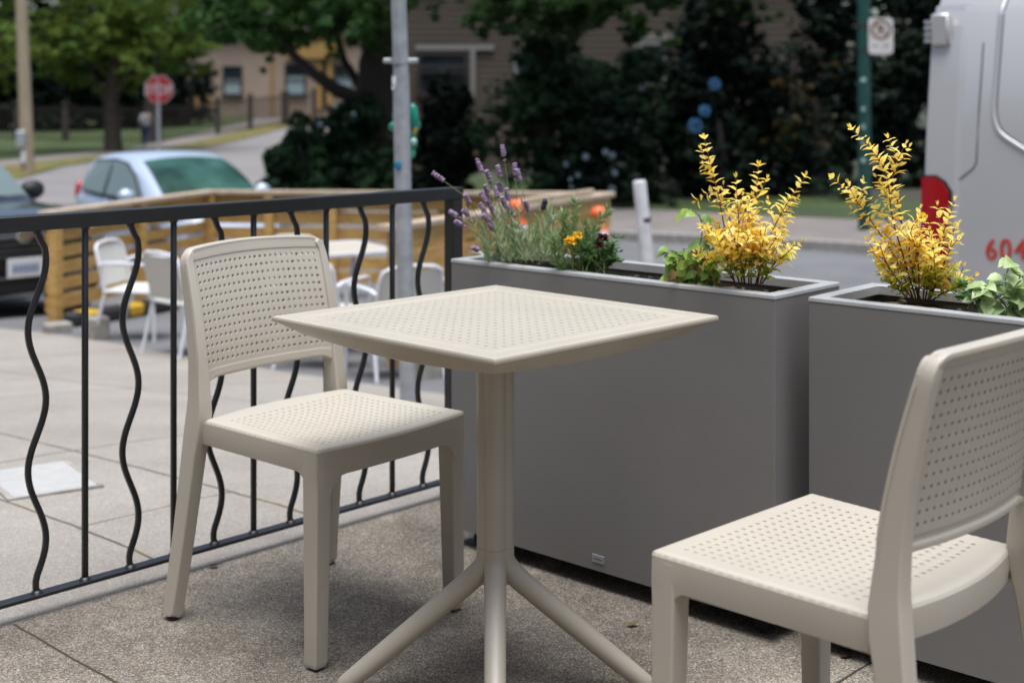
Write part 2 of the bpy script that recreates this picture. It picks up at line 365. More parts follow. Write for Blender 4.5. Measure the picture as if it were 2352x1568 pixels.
def sheet(name, lines, dz, m, kerb=None, step=1.2):
    """lines: polylines (same count) across; draped sheet with optional downward skirt"""
    rows = []
    for ln in lines:
        pts = [Vector((p[0], p[1], 0)) for p in ln]; out = []
        for a, b in zip(pts, pts[1:]):
            n = NSEG
            out += [a.lerp(b, i/n) for i in range(n)]
        rows.append(out+[pts[-1]])
    fine = []
    for a, b in zip(rows, rows[1:]):
        for i in range(6): fine.append([p.lerp(q, i/6) for p, q in zip(a, b)])
    fine.append(rows[-1])
    V = []; F = []; nc = len(fine[0])
    for r in fine:
        for p in r: V.append((p.x, p.y, gz(p.x, p.y)+dz))
    for i in range(len(fine)-1):
        for j in range(nc-1): F.append((i*nc+j, i*nc+j+1, (i+1)*nc+j+1, (i+1)*nc+j))
    mb = MB(); mb.add(V, F)
    if kerb:
        for r in (fine[0], fine[-1]):
            VV = [(p.x, p.y, gz(p.x, p.y)+dz) for p in r]+[(p.x, p.y, gz(p.x, p.y)-kerb) for p in r]
            mb.add(VV, [(j, j+1, nc+j+1, nc+j) for j in range(nc-1)])
    o = mb.build(name, m, smooth=40, doubles=.0005); tag(o, kind='structure'); return o
NSEG = 10
# one terrain sheet to the horizon
xs = np.concatenate([np.arange(-300, -40, 20), np.arange(-40, 40, 1.0), np.arange(40, 301, 20)])
ys = np.concatenate([np.arange(-60, -10, 10), np.arange(-10, 40, 1.0), np.arange(40, 90, 2.0), np.arange(90, 420, 20)])
V = []
for y in ys:
    for x in xs:
        x_, y_ = max(-110, min(110, x)), max(-20, min(200, y))
        t, w = TW(x, y)
        V.append((x, y, gz(x_, y_)-.02-(.30 if (t < 1.2 and w < 1.6 and abs(x) < 20 and y > -12) else 0)))
nx = len(xs); F = [(j*nx+i, j*nx+i+1, (j+1)*nx+i+1, (j+1)*nx+i) for j in range(len(ys)-1) for i in range(nx-1)]
g = MB(); g.add(V, F); tag(g.build('ground', M['dirt'], smooth=60), kind='structure')
# patio slab
def TWp(t, w, z=0): p = fromTW(t, w); return (p.x, p.y, z)
pb = MB()
quad = [TWp(.035, .10), TWp(.035, -9), TWp(-10, -9), TWp(-10, .10)]
pb.add([(*q[:2], 0) for q in quad]+[(*q[:2], -.9) for q in quad], [(0, 1, 2, 3), (0, 4, 5, 1), (1, 5, 6, 2), (2, 6, 7, 3), (3, 7, 4, 0)])
tag(pb.build('patio_floor', M['patio'], smooth=0), kind='structure')
# sidewalk: level lip along the rail, then draped down to the kerb
def line_w(w, ts): return [fromTW(t, w)[:2] for t in ts]
NSEG = 8
sv = []; sf = []
ts = [.04, .3, .6, 1, 1.5, 2.2, 3, 4, 5, 6, 7, 8, 9.5, 11, 13, 16, 20]; ws = [-9, -6, -4, -3, -2, -1.3, -.9, -.5, -.2, 0, .3, .6, .9, 1.2, 1.5, 1.8, 2.1, 2.32]
for w in ws:
    for t in ts:
        p = fromTW(t, w); z = gz(p.x, p.y)+.01; k = min(1, max(0, (t-.04)/.5)); k = k*k*(3-2*k)
        sv.append((p.x, p.y, z*k+(-.002)*(1-k) if w < .3 else (z*k+(1-k)*min(-.004, gz(p.x, p.y)))))
n = len(ts); sf = [(j*n+i, j*n+i+1, (j+1)*n+i+1, (j+1)*n+i) for j in range(len(ws)-1) for i in range(n-1)]
# right-hand stretch behind the planters
ts2 = [.04, -.5, -1.2, -2.2, -3.5, -5, -7, -9.5, -12, -16]; ws2 = [.10, .3, .6, .9, 1.2, 1.5, 1.8, 2.1, 2.32]
b0 = len(sv)
for w in ws2:
    for t in ts2:
        p = fromTW(t, w); sv.append((p.x, p.y, min(-.01, gz(p.x, p.y)+.01)))
n2 = len(ts2); sf += [(b0+j*n2+i, b0+j*n2+i+1, b0+(j+1)*n2+i+1, b0+(j+1)*n2+i) for j in range(len(ws2)-1) for i in range(n2-1)]
s_ = MB(); s_.add(sv, sf); tag(s_.build('sidewalk', M['sidewalk'], smooth=60), kind='structure')
# roads
nearL = line_w(2.30, [30, 20, 12, 6, 3, 0, -4, -9, -16, -24])
farL = [(-19, 31), (-13, 29.5), (-6.1, 27.5), (-2.5, 23.3), (-.5, 21.0), (1.77, 18.9), (3.94, 17.35), (8, 13.8), (14, 8.2), (20, 2.6)]
road = sheet('road', [nearL, farL], .004, M['asphalt'])
E0 = [(-17, 31), (-13.1, 36), (-13.3, 40), (-12.5, 50), (-10.9, 62), (-9.6, 75), (-8, 100)]
ER = [(-6.1, 27.4), (-6.1, 32.8), (-5.4, 38), (-4.3, 47), (-2.8, 60), (-1.5, 74), (0, 100)]
sheet('hill_road', [E0, ER], .012, M['hill_asphalt'])
def off(l, d): return [(x-d, y+d*.25) for x, y in l]
E0b = [(-40, 33)]+E0[1:]
tag(sheet('verge', [off(E0, 0), off(E0, 1.6)], .06, M['verge'], kerb=.1), kind='structure')
tag(sheet('pavement', [off(E0, 1.6), off(E0, 3.2)], .07, M['walk_far']), kind='structure')
tag(sheet('lawn', [off(E0, 3.2), off(E0, 14)], .08, M['lawn']), kind='structure')
# the far side of the main street: kerb, pavement, grass
def offN(l, d): return [(x+.69*d, y+.72*d) for x, y in l]
FL = farL[2:]
sheet('kerb', [FL, offN(FL, .16)], .13, M['concrete'], kerb=.1)
sheet('pavement', [offN(FL, .16), offN(FL, 3.0)], .125, M['walk_far'])
sheet('lawn', [offN(FL, 3.0), offN(FL, 6.0)], .14, M['lawn'], kerb=.02)
sheet('garden_bed', [offN(FL, 6.0), offN(FL, 16)], .12, M['dirt'])
# ------------------------------------------------------------------ perforated panels
def perforated(us, vs, hole, fmap, thick, r1, r2, cdep, normal=None):
    """us, vs grid lines; hole(i,j)->bool; fmap(u,v)->Vector; panel extruded along -normal by thick"""
    mb = MB(); idx = {}; V = mb.v
    e = 1e-4
    def nrm(u, v):
        du = fmap(u+e, v)-fmap(u-e, v); dv = fmap(u, v+e)-fmap(u, v-e); n = du.cross(dv); n.normalize(); return n
    def vert(u, v, d):
        k = (round(u, 6), round(v, 6), round(d, 6))
        if k not in idx:
            idx[k] = len(V); V.append(tuple(fmap(u, v)-nrm(u, v)*d))
        return idx[k]
    F = mb.f
    for i in range(len(us)-1):
        for j in range(len(vs)-1):
            u0, u1, v0, v1 = us[i], us[i+1], vs[j], vs[j+1]; um, vm = (u0+u1)/2, (v0+v1)/2
            ring = [(u0, v0), (um, v0), (u1, v0), (u1, vm), (u1, v1), (um, v1), (u0, v1), (u0, vm)]
            if hole(i, j):
                def circ(r, d): return [vert(um+r*math.cos(-PI*.75+PI/4*k), vm+r*math.sin(-PI*.75+PI/4*k), d) for k in range(8)]
                O = [vert(a, b, 0) for a, b in ring]; C1 = circ(r1, 0); C2 = circ(r2, cdep); C3 = circ(r2, thick); B = [vert(a, b, thick) for a, b in ring]
                for A_, B_ in ((O, C1), (C1, C2), (C2, C3), (C3, B)):
                    for k in range(8): F.append((A_[k], A_[(k+1) % 8], B_[(k+1) % 8], B_[k]))
            else:
                F.append(tuple(vert(a, b, 0) for a, b in ring)); F.append(tuple(vert(a, b, thick) for a, b in ring)[::-1])
    # outer rim
    nu, nv = len(us), len(vs)
    def dens(l): return [x for a, b in zip(l, l[1:]) for x in (a, (a+b)/2)]+[l[-1]]
    per = [(u, vs[0]) for u in dens(us)]+[(us[-1], v) for v in dens(vs)[1:]]+[(u, vs[-1]) for u in dens(us)[::-1][1:]]+[(us[0], v) for v in dens(vs)[::-1][1:]]
    for a, b in zip(per, per[1:]):
        F.append((vert(*a, 0), vert(*a, thick), vert(*b, thick), vert(*b, 0)))
    mb.m = [0]*len(F)
    return mb
def lines(edge, inner_lo, inner_hi, n, hi_edge=None):
    pass
# ------------------------------------------------------------------ beige chair
def post_y(z):       # centre line of the rear post, y over z
    P = [(0, -.262), (.2, -.232), (.40, -.205), (.47, -.199), (.55, -.201), (.65, -.218), (.75, -.244), (.84, -.273)]
    for (a, ya), (b, yb) in zip(P, P[1:]):
        if z <= b: k = (z-a)/(b-a); return ya+(yb-ya)*k
    return P[-1][1]
def post_ys(z):      # smoothed
    return sum(post_y(z+d) for d in (-.05, -.025, 0, .025, .05))/5
def wn_(o):
    m = o.modifiers.new('wn', 'WEIGHTED_NORMAL'); m.keep_sharp = True; m.weight = 80; return o
def pf(z): return .020+.008*math.exp(-((z-.45)/.045)**2)
def outer(z):      # outer edge of the rear post
    if z < .45: return .2395+.013+(.2255-.2525)*(z/.45)**.8
    return .2255+(.2085-.2255)*((z-.45)/.38)**.7
def make_chair(label):
    t = thing('cafe_chair', label, 'chair', group='beige perforated chairs at the table')
    mt = M['plastic']
    # ---- seat
    Wd, Df, Db = .2255, .212, -.172
    ru = .009
    def edge_lines(lo, hi, nb, n):
        inner = [lo+nb+(hi-lo-2*nb)*k/n for k in range(n+1)]
        return [lo, lo+ru*.3, lo+ru, lo+nb*.6]+inner+[hi-nb*.6, hi-ru, hi-ru*.3, hi]
    us = edge_lines(-Wd, Wd, .036, 19)
    vin = [Db+.040+(Df-.03-Db-.040)*k/18 for k in range(19)]
    vs = [Db, Db+ru*.3, Db+ru, Db+.022]+vin+[Df-.016, Df-ru, Df-ru*.3, Df]
    def smap(u, v):
        d = min(Wd-abs(u), v-Db, Df-v); dz = 0
        if d < ru: dz = ru-math.sqrt(max(0, ru*ru-(ru-d)**2))
        f = (v-Db)/(Df-Db); x = u*(1-.055*(1-f)); k = u/Wd
        y = v+.010*(1-k*k)*f-.034*(1-k*k)*max(0, 1-f/.24)**1.3
        z = .456-dz*.95-.009*(1-k*k)*(math.sin(PI*min(1, max(0, f)))**.8 if 0 < f < 1 else 0)-.004*f**4*(1-k*k)
        r = .006; cx, cy = abs(u)-(Wd-r), v-(Df-r)
        if cx > 0 and cy > 0:
            q = math.hypot(cx, cy)
            if q > 1e-6:
                m = max(cx, cy)/q; x = math.copysign((Wd-r)+cx*m, u)*(1-.055*(1-f)); y -= cy*(1-m)
        return Vector((x, y, z))
    nU, nV = len(us), len(vs)
    seat = perforated(us, vs, lambda i, j: 4 <= i < 4+19 and 4 <= j < 4+18, smap, .007, .0042, .0038, .0005)
    so = seat.build('seat', mt, t, smooth=50)
    # ---- aprons (part of the seat frame)
    fr = MB()
    def wall(fn, n, zt, zb, th, inw):
        V = []; F = []
        for i in range(n+1):
            s = i/n; p = fn(s); q = inw(s)*th
            b = zb(s)
            V += [(p.x, p.y, zt(s)), (p.x-q.x*.1, p.y-q.y*.1, (zt(s)+b)/2), (p.x+q.x*.15, p.y+q.y*.15, b), (p.x+q.x, p.y+q.y, b), (p.x+q.x, p.y+q.y, zt(s)-.004)]
        for i in range(n):
            for k in range(5): F.append((i*5+k, i*5+(k+1) % 5, (i+1)*5+(k+1) % 5, (i+1)*5+k))
        fr.add(V, F)
    def fil(s, L, leg, r, base, drop):      # arch: apron bottom falls to the leg in a quarter circle
        d = min(s, 1-s)*L-leg
        if d <= 0: return base-drop
        if d >= r: return base
        return base-(r-math.sqrt(r*r-(r-d)**2))*drop/r
    # front
    wall(lambda s: smap(-Wd+2*Wd*s, Df)+Vector((0, 0.0, 0)), 40, lambda s: smap(-Wd+2*Wd*s, Df).z+.0005, lambda s: fil(s, .444, .04, .035, .392, .04), .012, lambda s: Vector((0, -1, 0)))
    for sg in (-1, 1):
        wall(lambda s: smap(sg*Wd, Df+(Db-Df)*min(1, s*1.06))-Vector((0, max(0, s*1.06-1)*.384, 0)), 44, lambda s: smap(sg*Wd, Df+(Db-Df)*min(1, s*1.06)).z+.0005, lambda s: fil(s, .407, .038, .03, .400, .035) if s < .5 else .400, .012, lambda s: Vector((-sg, 0, 0)))
    # rear apron bows backwards
    wall(lambda s: smap(-Wd+2*Wd*s, Db), 30, lambda s: smap(-Wd+2*Wd*s, Db).z+.0005, lambda s: .404, .012, lambda s: Vector((0, 1, 0)))
    for (x, y) in ((-.1, 0), (.1, 0), (0, .1), (0, -.1)):
        fr.box((x if abs(x) > 0 else 0, y, .435), (.006 if y == 0 else .36, .36 if y == 0 else .006, .014))
    fo = fr.build('seat_frame', mt, t, smooth=50)
    # ---- front legs
    for sg in (-1, 1):
        lg = MB(); P = []; Q = []
        for z, a, b in ((.006, .029, .031), (.016, .035, .037), (.2, .039, .041), (.37, .043, .045), (.41, .045, .047), (.440, .045, .047)):
            sp = (.40-z)*.02
            P.append((sg*(Wd-.0222+sp*.8), Df-.0232+sp*.3, z)); Q.append((a, b))
        lg.sweep(P, Q, (0, 1, 0), rr=.24, nc=4)
        L_ = wn_(lg.build('leg', mt, t, smooth=60))
        ft = MB(); p = P[0]; ft.lathe([(.010, 0), (.0115, .002), (.011, .012)], (p[0], p[1], 0), 14); ft.build('foot_cap', M['rubber'], L_)
    # ---- rear legs
    for sg in (-1, 1):
        lg = MB(); P = []; Q = []
        for z, a, b in ((.006, .027, .029), (.017, .033, .036), (.10, .034, .040), (.2, .035, .042), (.3, .036, .045), (.38, .037, .047), (.43, .037, .047), (.468, .036, .045), (.50, .034, .043), (.54, .032, .041), (.58, .029, .039), (.64, .025, .036), (.72, .022, .033), (.770, .020, .030), (.788, .020, .029), (.800, .019, .028), (.809, .018, .027), (.8155, .015, .025), (.819, .010, .020)):
            rt = .03; e = max(0, z-.791)
            b += pf(z)-.02; P.append((sg*(outer(z)-a/2-(rt-math.sqrt(max(0, rt*rt-e*e)))), post_ys(z)+pf(z)-b/2-.0012*(1 if z > .52 else 0), z)); Q.append((a, b))
        lg.sweep(P, Q, (0, 1, 0), rr=.26, nc=4)
        L_ = wn_(lg.build('leg', mt, t, smooth=60))
        ft = MB(); p = P[0]; ft.lathe([(.010, 0), (.0115, .002), (.011, .012)], (p[0], p[1], 0), 14); ft.build('foot_cap', M['rubber'], L_)
    # ---- backrest: upper posts, top lip, perforated curved panel
    BW, z0, z1 = .2085, .538, .825
    bow = .030
    def bmap(u, v):
        k = u/BW; z = v; rt = .03
        cx = abs(u)-(BW-rt)
        drop = (rt-math.sqrt(max(0, rt*rt-cx*cx))) if cx > 0 else 0
        wt = max(0, min(1, (v-(z1-.045))/.045)); z -= drop*wt*wt
        z += .010*(1-k*k)*max(0, (v-z0)/(z1-z0))
        cb = abs(u)-(BW-.062); dn = 0
        if cb > 0: dn = (.042-math.sqrt(max(0, .042**2-min(cb*.9, .042)**2)))
        wb = max(0, min(1, (z0+.03-v)/.03)); z -= dn*wb
        z -= .012*(1-k*k)*wb*0
        return Vector((u*(outer(max(.45, v))/BW), post_ys(v)+.020-bow*(1-k*k)-.001, z))
    nh, nv_ = 24, 13
    ui = [-BW+.028+(2*BW-.056)*k/nh for k in range(nh+1)]; us = [-BW, -BW+.003, -BW+.012, -BW+.021, -BW+.0225]+ui+[BW-.0225, BW-.021, BW-.012, BW-.003, BW]
    vi = [z0+.028+(z1-.034-z0-.028)*k/nv_ for k in range(nv_+1)]; vs = [z0, z0+.003, z0+.012, z0+.020, z0+.0215]+vi+[z1-.0275, z1-.026, z1-.014, z1-.004, z1]
    def bmap2(u, v):        # a shallow step frames the perforated field
        p = bmap(u, v); ins = abs(u) <= BW-.0222 and z0+.0212 <= v <= z1-.0272
        if ins: p.y -= .0012
        if v < z0+.002 or v > z1-.003: p.y -= .003
        return p
    bk = perforated(us, vs, lambda i, j: 5 <= i < 5+nh and 5 <= j < 5+nv_, lambda u, v: bmap2(-u, v), .0065, .0042, .0034, .0010)
    # lips along the top and the bottom of the panel (they give it depth seen from behind)
    P = []; Q = []; rt = .03; hh_ = .011; cxx, czz = BW-.0035-rt, z1-rt; arc = []
    for k in range(9): q = PI/2*k/8; arc.append((cxx+(rt-hh_/2)*math.cos(q), czz+(rt-hh_/2)*math.sin(q)))
    path = [(cxx+rt-hh_/2+.0012, czz-.03), (cxx+rt-hh_/2+.0006, czz-.015)]+arc+[(cxx*(1-2*k/20), z1-hh_/2) for k in range(1, 20)]+[(-x, z) for x, z in arc[::-1]]+[(-(cxx+rt-hh_/2+.0006), czz-.015), (-(cxx+rt-hh_/2+.0012), czz-.03)]
    for x, z in path:
        k = x/BW; P.append((x, post_ys(z)+.0192-bow*(1-k*k)-.012, z+.010*(1-k*k))); Q.append((hh_, .024))
    bk.sweep(P, Q, (0, 1, 0), rr=.6, nc=4)
    for vv, th, ht in ((z0+.0065, .014, .012),):
        P = []; Q = []
        for k in range(41):
            u = -BW+.010+(2*BW-.020)*k/40; p = bmap(u, vv); P.append((p.x, p.y-th/2, p.z)); Q.append((ht, th))
        bk.sweep(P, Q, (0, 1, 0), rr=.6, nc=4)
    wn_(bk.build('backrest', mt, t, smooth=50))
    return t
# ------------------------------------------------------------------ the two chairs
ch1 = make_chair('beige perforated plastic chair standing beside the black railing')
def place_chair(o, fx, fy, ang):
    a = math.radians(ang); f = Vector((math.cos(a), math.sin(a))); o.location = (fx-f.x*.212, fy-f.y*.212, 0); o.rotation_euler = (0, 0, a-PI/2)
place_chair(ch1, -.252, 2.915, -39.8)
ch2 = copy_tree(ch1); ch2['label'] = 'beige perforated plastic chair nearest the camera, its back turned, by the grey planters'
place_chair(ch2, .381, 2.293, 134.0)
# ------------------------------------------------------------------ table
def make_table():
    t = thing('cafe_table', 'square beige perforated pedestal table between the two chairs', 'table')
    mt = M['plastic_t']; a = .3125; n = 22
    inn = .046; fld = a-.066
    g_ = [-fld+2*fld*k/n for k in range(n+1)]
    ls = [-a, -a+.0012, -a+.004, -a+.018, -a+inn-.002, -a+inn, -a+inn+.002, -a+inn+.004]+g_+[a-inn-.004, a-inn-.002, a-inn, a-inn+.002, a-.018, a-.004, a-.0012, a]
    def tm(u, v):
        d = a-max(abs(u), abs(v)); z = .740
        if d < .004: z -= .004-math.sqrt(max(0, .004**2-(.004-d)**2))
        if abs(d-inn) < .0005: z += .0014                     # fine raised line round the field
        if d > inn+.003: z -= .0012
        return Vector((u, v, z))
    top = perforated(ls, ls, lambda i, j: 8 <= i < 8+n and 8 <= j < 8+n, tm, .007, .0041, .0037, .0004)
    to = top.build('tabletop', mt, t, smooth=40)
    # rim lip and the bevel that runs back underneath
    rm = MB()
    prof = [(a-.0002, .7362), (a+.0003, .7345), (a, .7305), (a-.0035, .7288), (a-.006, .7288), (a-.044, .704), (a-.054, .6995), (a-.062, .701), (a-.07, .728)]
    NS = 16; V = []; per = []
    for sx, sy, ex, ey in ((-1, -1, 1, -1), (1, -1, 1, 1), (1, 1, -1, 1), (-1, 1, -1, -1)):
        for k in range(NS): s = k/NS; per.append((sx+(ex-sx)*s, sy+(ey-sy)*s, s))
    for (r, z) in prof:
        for (x, y, s) in per:
            belly = math.sin(PI*s)
            zz = z-(.011*belly if z < .71 else 0)
            V.append((x*r, y*r, zz))
    m_ = len(per); F = [(i*m_+k, i*m_+(k+1) % m_, (i+1)*m_+(k+1) % m_, (i+1)*m_+k) for i in range(len(prof)-1) for k in range(m_)]
    rm.add(V, F); rm.build('table_rim', mt, t, smooth=14)
    un = MB()
    for k in range(-3, 4):
        un.box((k*.0737, 0, .7245), (.004, .47, .014)); un.box((0, k*.0737, .7244), (.468, .0038, .0138))
    un.lathe([(.05, .69), (.055, .705), (.06, .7255)], (0, 0, 0), 32)
    un.build('underframe', mt, t, smooth=30)
    # column of four rounded lobes
    def lobe_r(q):
        m = 0
        for k_ in range(4):
            e = q-k_*PI/2; dd, rr_ = .0150, .0215; h_ = rr_*rr_-(dd*math.sin(e))**2
            if h_ > 0: m = max(m, dd*math.cos(e)+math.sqrt(h_))
        return m
    cl = MB(); n = 96; V = []
    zs = [(.285, 1), (.29, 1.0), (.45, 1.0), (.60, 1.01), (.66, 1.04), (.695, 1.12)]
    for z, s in zs:
        for k in range(n):
            q = 2*PI*k/n; r = lobe_r(q)*s; V.append((r*math.cos(q), r*math.sin(q), z))
    cl.add(V, [(i*n+k, i*n+(k+1) % n, (i+1)*n+(k+1) % n, (i+1)*n+k) for i in range(len(zs)-1) for k in range(n)])
    cl.build('pedestal', mt, t, smooth=60)
    hb = MB(); V = []; zs = [(.205, .55), (.215, .82), (.23, .95), (.25, 1.0), (.27, 1.01), (.283, 1.012), (.2845, .99), (.2845, .6)]
    for z, s in zs:
        for k in range(n):
            q = 2*PI*k/n; r = lobe_r(q)*1.005*s; V.append((r*math.cos(q), r*math.sin(q), z))
    hb.add(V, [(i*n+k, i*n+(k+1) % n, (i+1)*n+(k+1) % n, (i+1)*n+k) for i in range(len(zs)-1) for k in range(n)]); hb.build('hub', mt, t, smooth=60)
    for k in range(4):
        q = k*PI/2; d = Vector((math.cos(q), math.sin(q), 0)); lg = MB(); P = []; R = []
        for r, z, rad in ((.0145, .284, .0215), (.0150, .266, .0218), (.020, .250, .0222), (.033, .233, .0222), (.055, .213, .0215), (.10, .175, .021), (.17, .117, .0205), (.25, .051, .0195), (.285, .0225, .0185), (.302, .014, .0145), (.312, .012, .007)):
            P.append(d*r+Vector((0, 0, z))); R.append(rad)
        lg.tube(P, R, 20)
        L_ = lg.build('leg', mt, t, smooth=60)
        ft = MB(); ft.lathe([(.014, 0), (.015, .004), (.013, .012)], d*.288, 14); ft.build('foot_cap', M['rubber'], L_)
    return t
tb = make_table(); tb.location = (-.033, 2.668, 0); tb.rotation_euler = (0, 0, math.radians(45.6))
# the column lobes and legs sit on the table's diagonals
for ch in KIDS[tb]:
    if ch.name.split('.')[0] in ('pedestal', 'hub', 'leg'): ch.rotation_euler = (0, 0, PI/4)
# ------------------------------------------------------------------ railing
def make_railing():
    A = Vector((-1.1355, 2.993, 0)); B = Vector((-.181, 3.98, 0)); d = (B-A).normalized(); nrm = Vector((-d.y, d.x, 0)); L = (B-A).length
    s0 = -1.5
    t = thing('metal_railing', 'black metal railing with straight and wavy bars along the patio edge', 'railing', (B.x, B.y, 0))
    O = Vector((B.x, B.y, 0)); A0 = A-O; E0_ = B-O
    Z = Vector((0, 0, 1))
    tr = MB(); tr.bar(A0+d*s0+Z*.8885, E0_+d*.035+Z*.8885, .040, .035, bev=.002); tr.build('top_rail', M['blacksteel'], t)
    br = MB(); br.bar(A0+d*s0+Z*.046, E0_+d*.02+Z*.046, .030, .009, bev=.001); br.build('bottom_rail', M['blacksteel'], t)
    for sp in (L+.012, s0+.3):
        ps = MB(); P0 = A0+d*sp; top = .8705
        ps.bar(P0-Z*(.30 if sp > 0 else .0), P0+Z*top, .040, .040, bev=.002, up=tuple(nrm)); ps.build('post', M['blacksteel'], t)
    us = [85, 197, 305, 402, 500, 587, 675, 751, 827, 897, 972]
    def s_at(u):
        k = (u-1176)/FPX; # A+d s : x = k*y
        return (k*A.y-A.x)/(d.x-k*d.y)
    S_ = [s_at(u) for u in us]; step = (S_[-1]-S_[0])/(len(S_)-1)
    S_ = [S_[0]+step*i for i in range(len(S_))]
    S_ = [S_[0]-step*k for k in range(9, 0, -1)]+S_
    for i, s in enumerate(S_):
        wavy = (i-9) % 2 == 0
        bb = MB(); z0, z1 = .050, .872
        if wavy:
            P = []
            for k in range(61):
                q = k/60; z = z1+(z0-z1)*q; e = min(1, q/.05, (1-q)/.06); 
                am = .0215*math.cos(2*PI*(q-.085)/.385)*e*(1 if q > .05 else 1)
                P.append(A0+d*(s+am)+Z*z)
            bb.sweep(P, [(.0125, .0125)]*61, tuple(nrm), rr=.35, nc=3)
        else:
            bb.bar(A0+d*s+Z*z0, A0+d*s+Z*z1, .0125, .0125, bev=.0015, up=tuple(nrm))
        wz = MB()
        bb.lathe([(.0145, .0502), (.012, .0545), (.008, .058)], A0+d*s, 10)
        bb.lathe([(.008, .862), (.0125, .8708)], A0+d*s, 10)
        bb.build('wavy_baluster' if wavy else 'baluster', M['blacksteel'], t, smooth=50)
    return t
make_railing()
# ------------------------------------------------------------------ planters
def make_planter(FL, ang, Lp, Dp, label, plate=False):
    t = thing('planter_box', label, 'planter', (FL[0], FL[1], 0), ang, 'grey metal planter boxes')
    zb, zt = .045, .748; th = .0025; rw = .030
    b = MB()
    # tapered a hair at the foot
    def wallbox(p0, p1, z0, z1, thn, inward):
        p0 = Vector(p0); p1 = Vector(p1); i = Vector(inward)*thn
        b.add([p0+Vector((0, 0, z0)), p1+Vector((0, 0, z0)), p1+Vector((0, 0, z1)), p0+Vector((0, 0, z1)), p0+i+Vector((0, 0, z0)), p1+i+Vector((0, 0, z0)), p1+i+Vector((0, 0, z1)), p0+i+Vector((0, 0, z1))],
              [(0, 1, 2, 3), (4, 7, 6, 5), (3, 2, 6, 7), (0, 4, 5, 1), (0, 3, 7, 4), (1, 5, 6, 2)])
    c = [(0, 0, 0), (Lp, 0, 0), (Lp, Dp, 0), (0, Dp, 0)]
    b.box((Lp/2, Dp/2, (zb+zt)/2-.001), (Lp-.0, Dp-.0, zt-zb-.004), bev=.0025)
    # hollow: remove the top of that box by building it as a shell instead
    b = MB()
    Rr = .003; outer = []
    def rrect(x0, y0, x1, y1, r):
        P = []
        for cx, cy, q in ((x1-r, y0+r, -PI/2), (x1-r, y1-r, 0), (x0+r, y1-r, PI/2), (x0+r, y0+r, PI)):
            for k in range(4): P.append((cx+r*math.cos(q+PI/2*k/3), cy+r*math.sin(q+PI/2*k/3)))
        return P
    levels = [(.0, zb, Rr), (.0, zt-.0095, Rr), (.006, zt-.0095, Rr), (.012, zt-.03, .004), (.012, zb+.3, .004)]
    V = []
    for ins, z, r in levels:
        for p in rrect(ins, ins, Lp-ins, Dp-ins, r): V.append((*p, z))
    m_ = 16; F = [(i*m_+k, i*m_+(k+1) % m_, (i+1)*m_+(k+1) % m_, (i+1)*m_+k) for i in range(len(levels)-1) for k in range(m_)]
    F.append(tuple(range(m_))[::-1]); b.add(V, F)
    r2 = random.Random(int(FL[0]*100)+7)
    for k in range(34):
        x, z = r2.uniform(.02, Lp-.02), r2.uniform(.30, .70)
        if k % 3 == 0: x = r2.choice((.0045, Lp-.0045))+r2.uniform(-.002, .003); z = r2.uniform(.58, .735)
        b.ball((x, .0005, z), r2.uniform(.0008, .0018), 6, 4, (1, .6, 1))
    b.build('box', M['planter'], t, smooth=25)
    levels = [(.010, zt-.009, Rr), (-.0012, zt-.009, Rr), (-.0012, zt-.0035, Rr), (-.0005, zt-.0012, Rr), (.0015, zt, Rr), (rw-.002, zt, .004), (rw, zt-.0015, .004), (rw, zt-.020, .004), (rw-.003, zt-.020, .004), (rw-.003, zt-.009, .004), (.010, zt-.009, Rr)]
    V = []; b = MB()
    for ins, z, r in levels:
        for p in rrect(ins, ins, Lp-ins, Dp-ins, r): V.append((*p, z))
    b.add(V, [(i*m_+k, i*m_+(k+1) % m_, (i+1)*m_+(k+1) % m_, (i+1)*m_+k) for i in range(len(levels)-1) for k in range(m_)])
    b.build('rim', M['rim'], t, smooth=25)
    sl = MB(); nx_, ny_ = 60, 16; V = []
    rnd = random.Random(4)
    for j in range(ny_+1):
        for i in range(nx_+1):
            x, y = .013+(Lp-.026)*i/nx_, .013+(Dp-.026)*j/ny_
            V.append((x, y, .706+.016*noise.noise(Vector((x*9, y*9, FL[0]*5)))+.010*noise.noise(Vector((x*40, y*40, 1)))))
    sl.add(V, [(j*(nx_+1)+i, j*(nx_+1)+i+1, (j+1)*(nx_+1)+i+1, (j+1)*(nx_+1)+i) for j in range(ny_) for i in range(nx_)])
    for k in range(260):
        x, y = rnd.uniform(.03, Lp-.03), rnd.uniform(.03, Dp-.03)
        sl.ball((x, y, .706+rnd.uniform(-.004, .012)), rnd.uniform(.003, .008), 5, 3, (rnd.uniform(.7, 1.6), rnd.uniform(.7, 1.6), .7))
    sl.build('soil', M['soil'], t, smooth=40)
    for x in (.06, Lp-.06):
        for y in (.05, Dp-.05):
            cs = MB(); cs.box((x, y, .0385), (.04, .035, .011)); cs.lathe([(.004, -.009), (.017, -.009), (.0185, -.005), (.0185, .005), (.017, .009), (.004, .009)], (x, y, .0185), 18, Matrix.Rotation(PI/2, 3, 'X'))
            cs.build('caster', M['rubber'], t)
    if plate:
        kx = plate; pl = MB(); pl.box((kx, -.0012, .074), (.036, .002, .019), bev=.0005); p_ = pl.build('name_plate', M['galv'], t)
        mk = MB(); 
        for k in range(6): mk.box((kx-.0125+k*.0038, -.0025, .0735), (.0019, .0006, .0032 if k % 2 else .0026))
        mk.build('mark', M['seam'], p_)
        rd = MB(); rd.lathe([(.0001, 0), (.0018, 0), (.0018, .0006)], (kx+.0125, -.0022, .075), 12, Matrix.Rotation(PI/2, 3, 'X')); rd.build('red_dot', M['redtext'], p_)
    return t
P1 = Vector((-.160, 3.545, 0)); a1 = math.atan2(-.658, .7225)
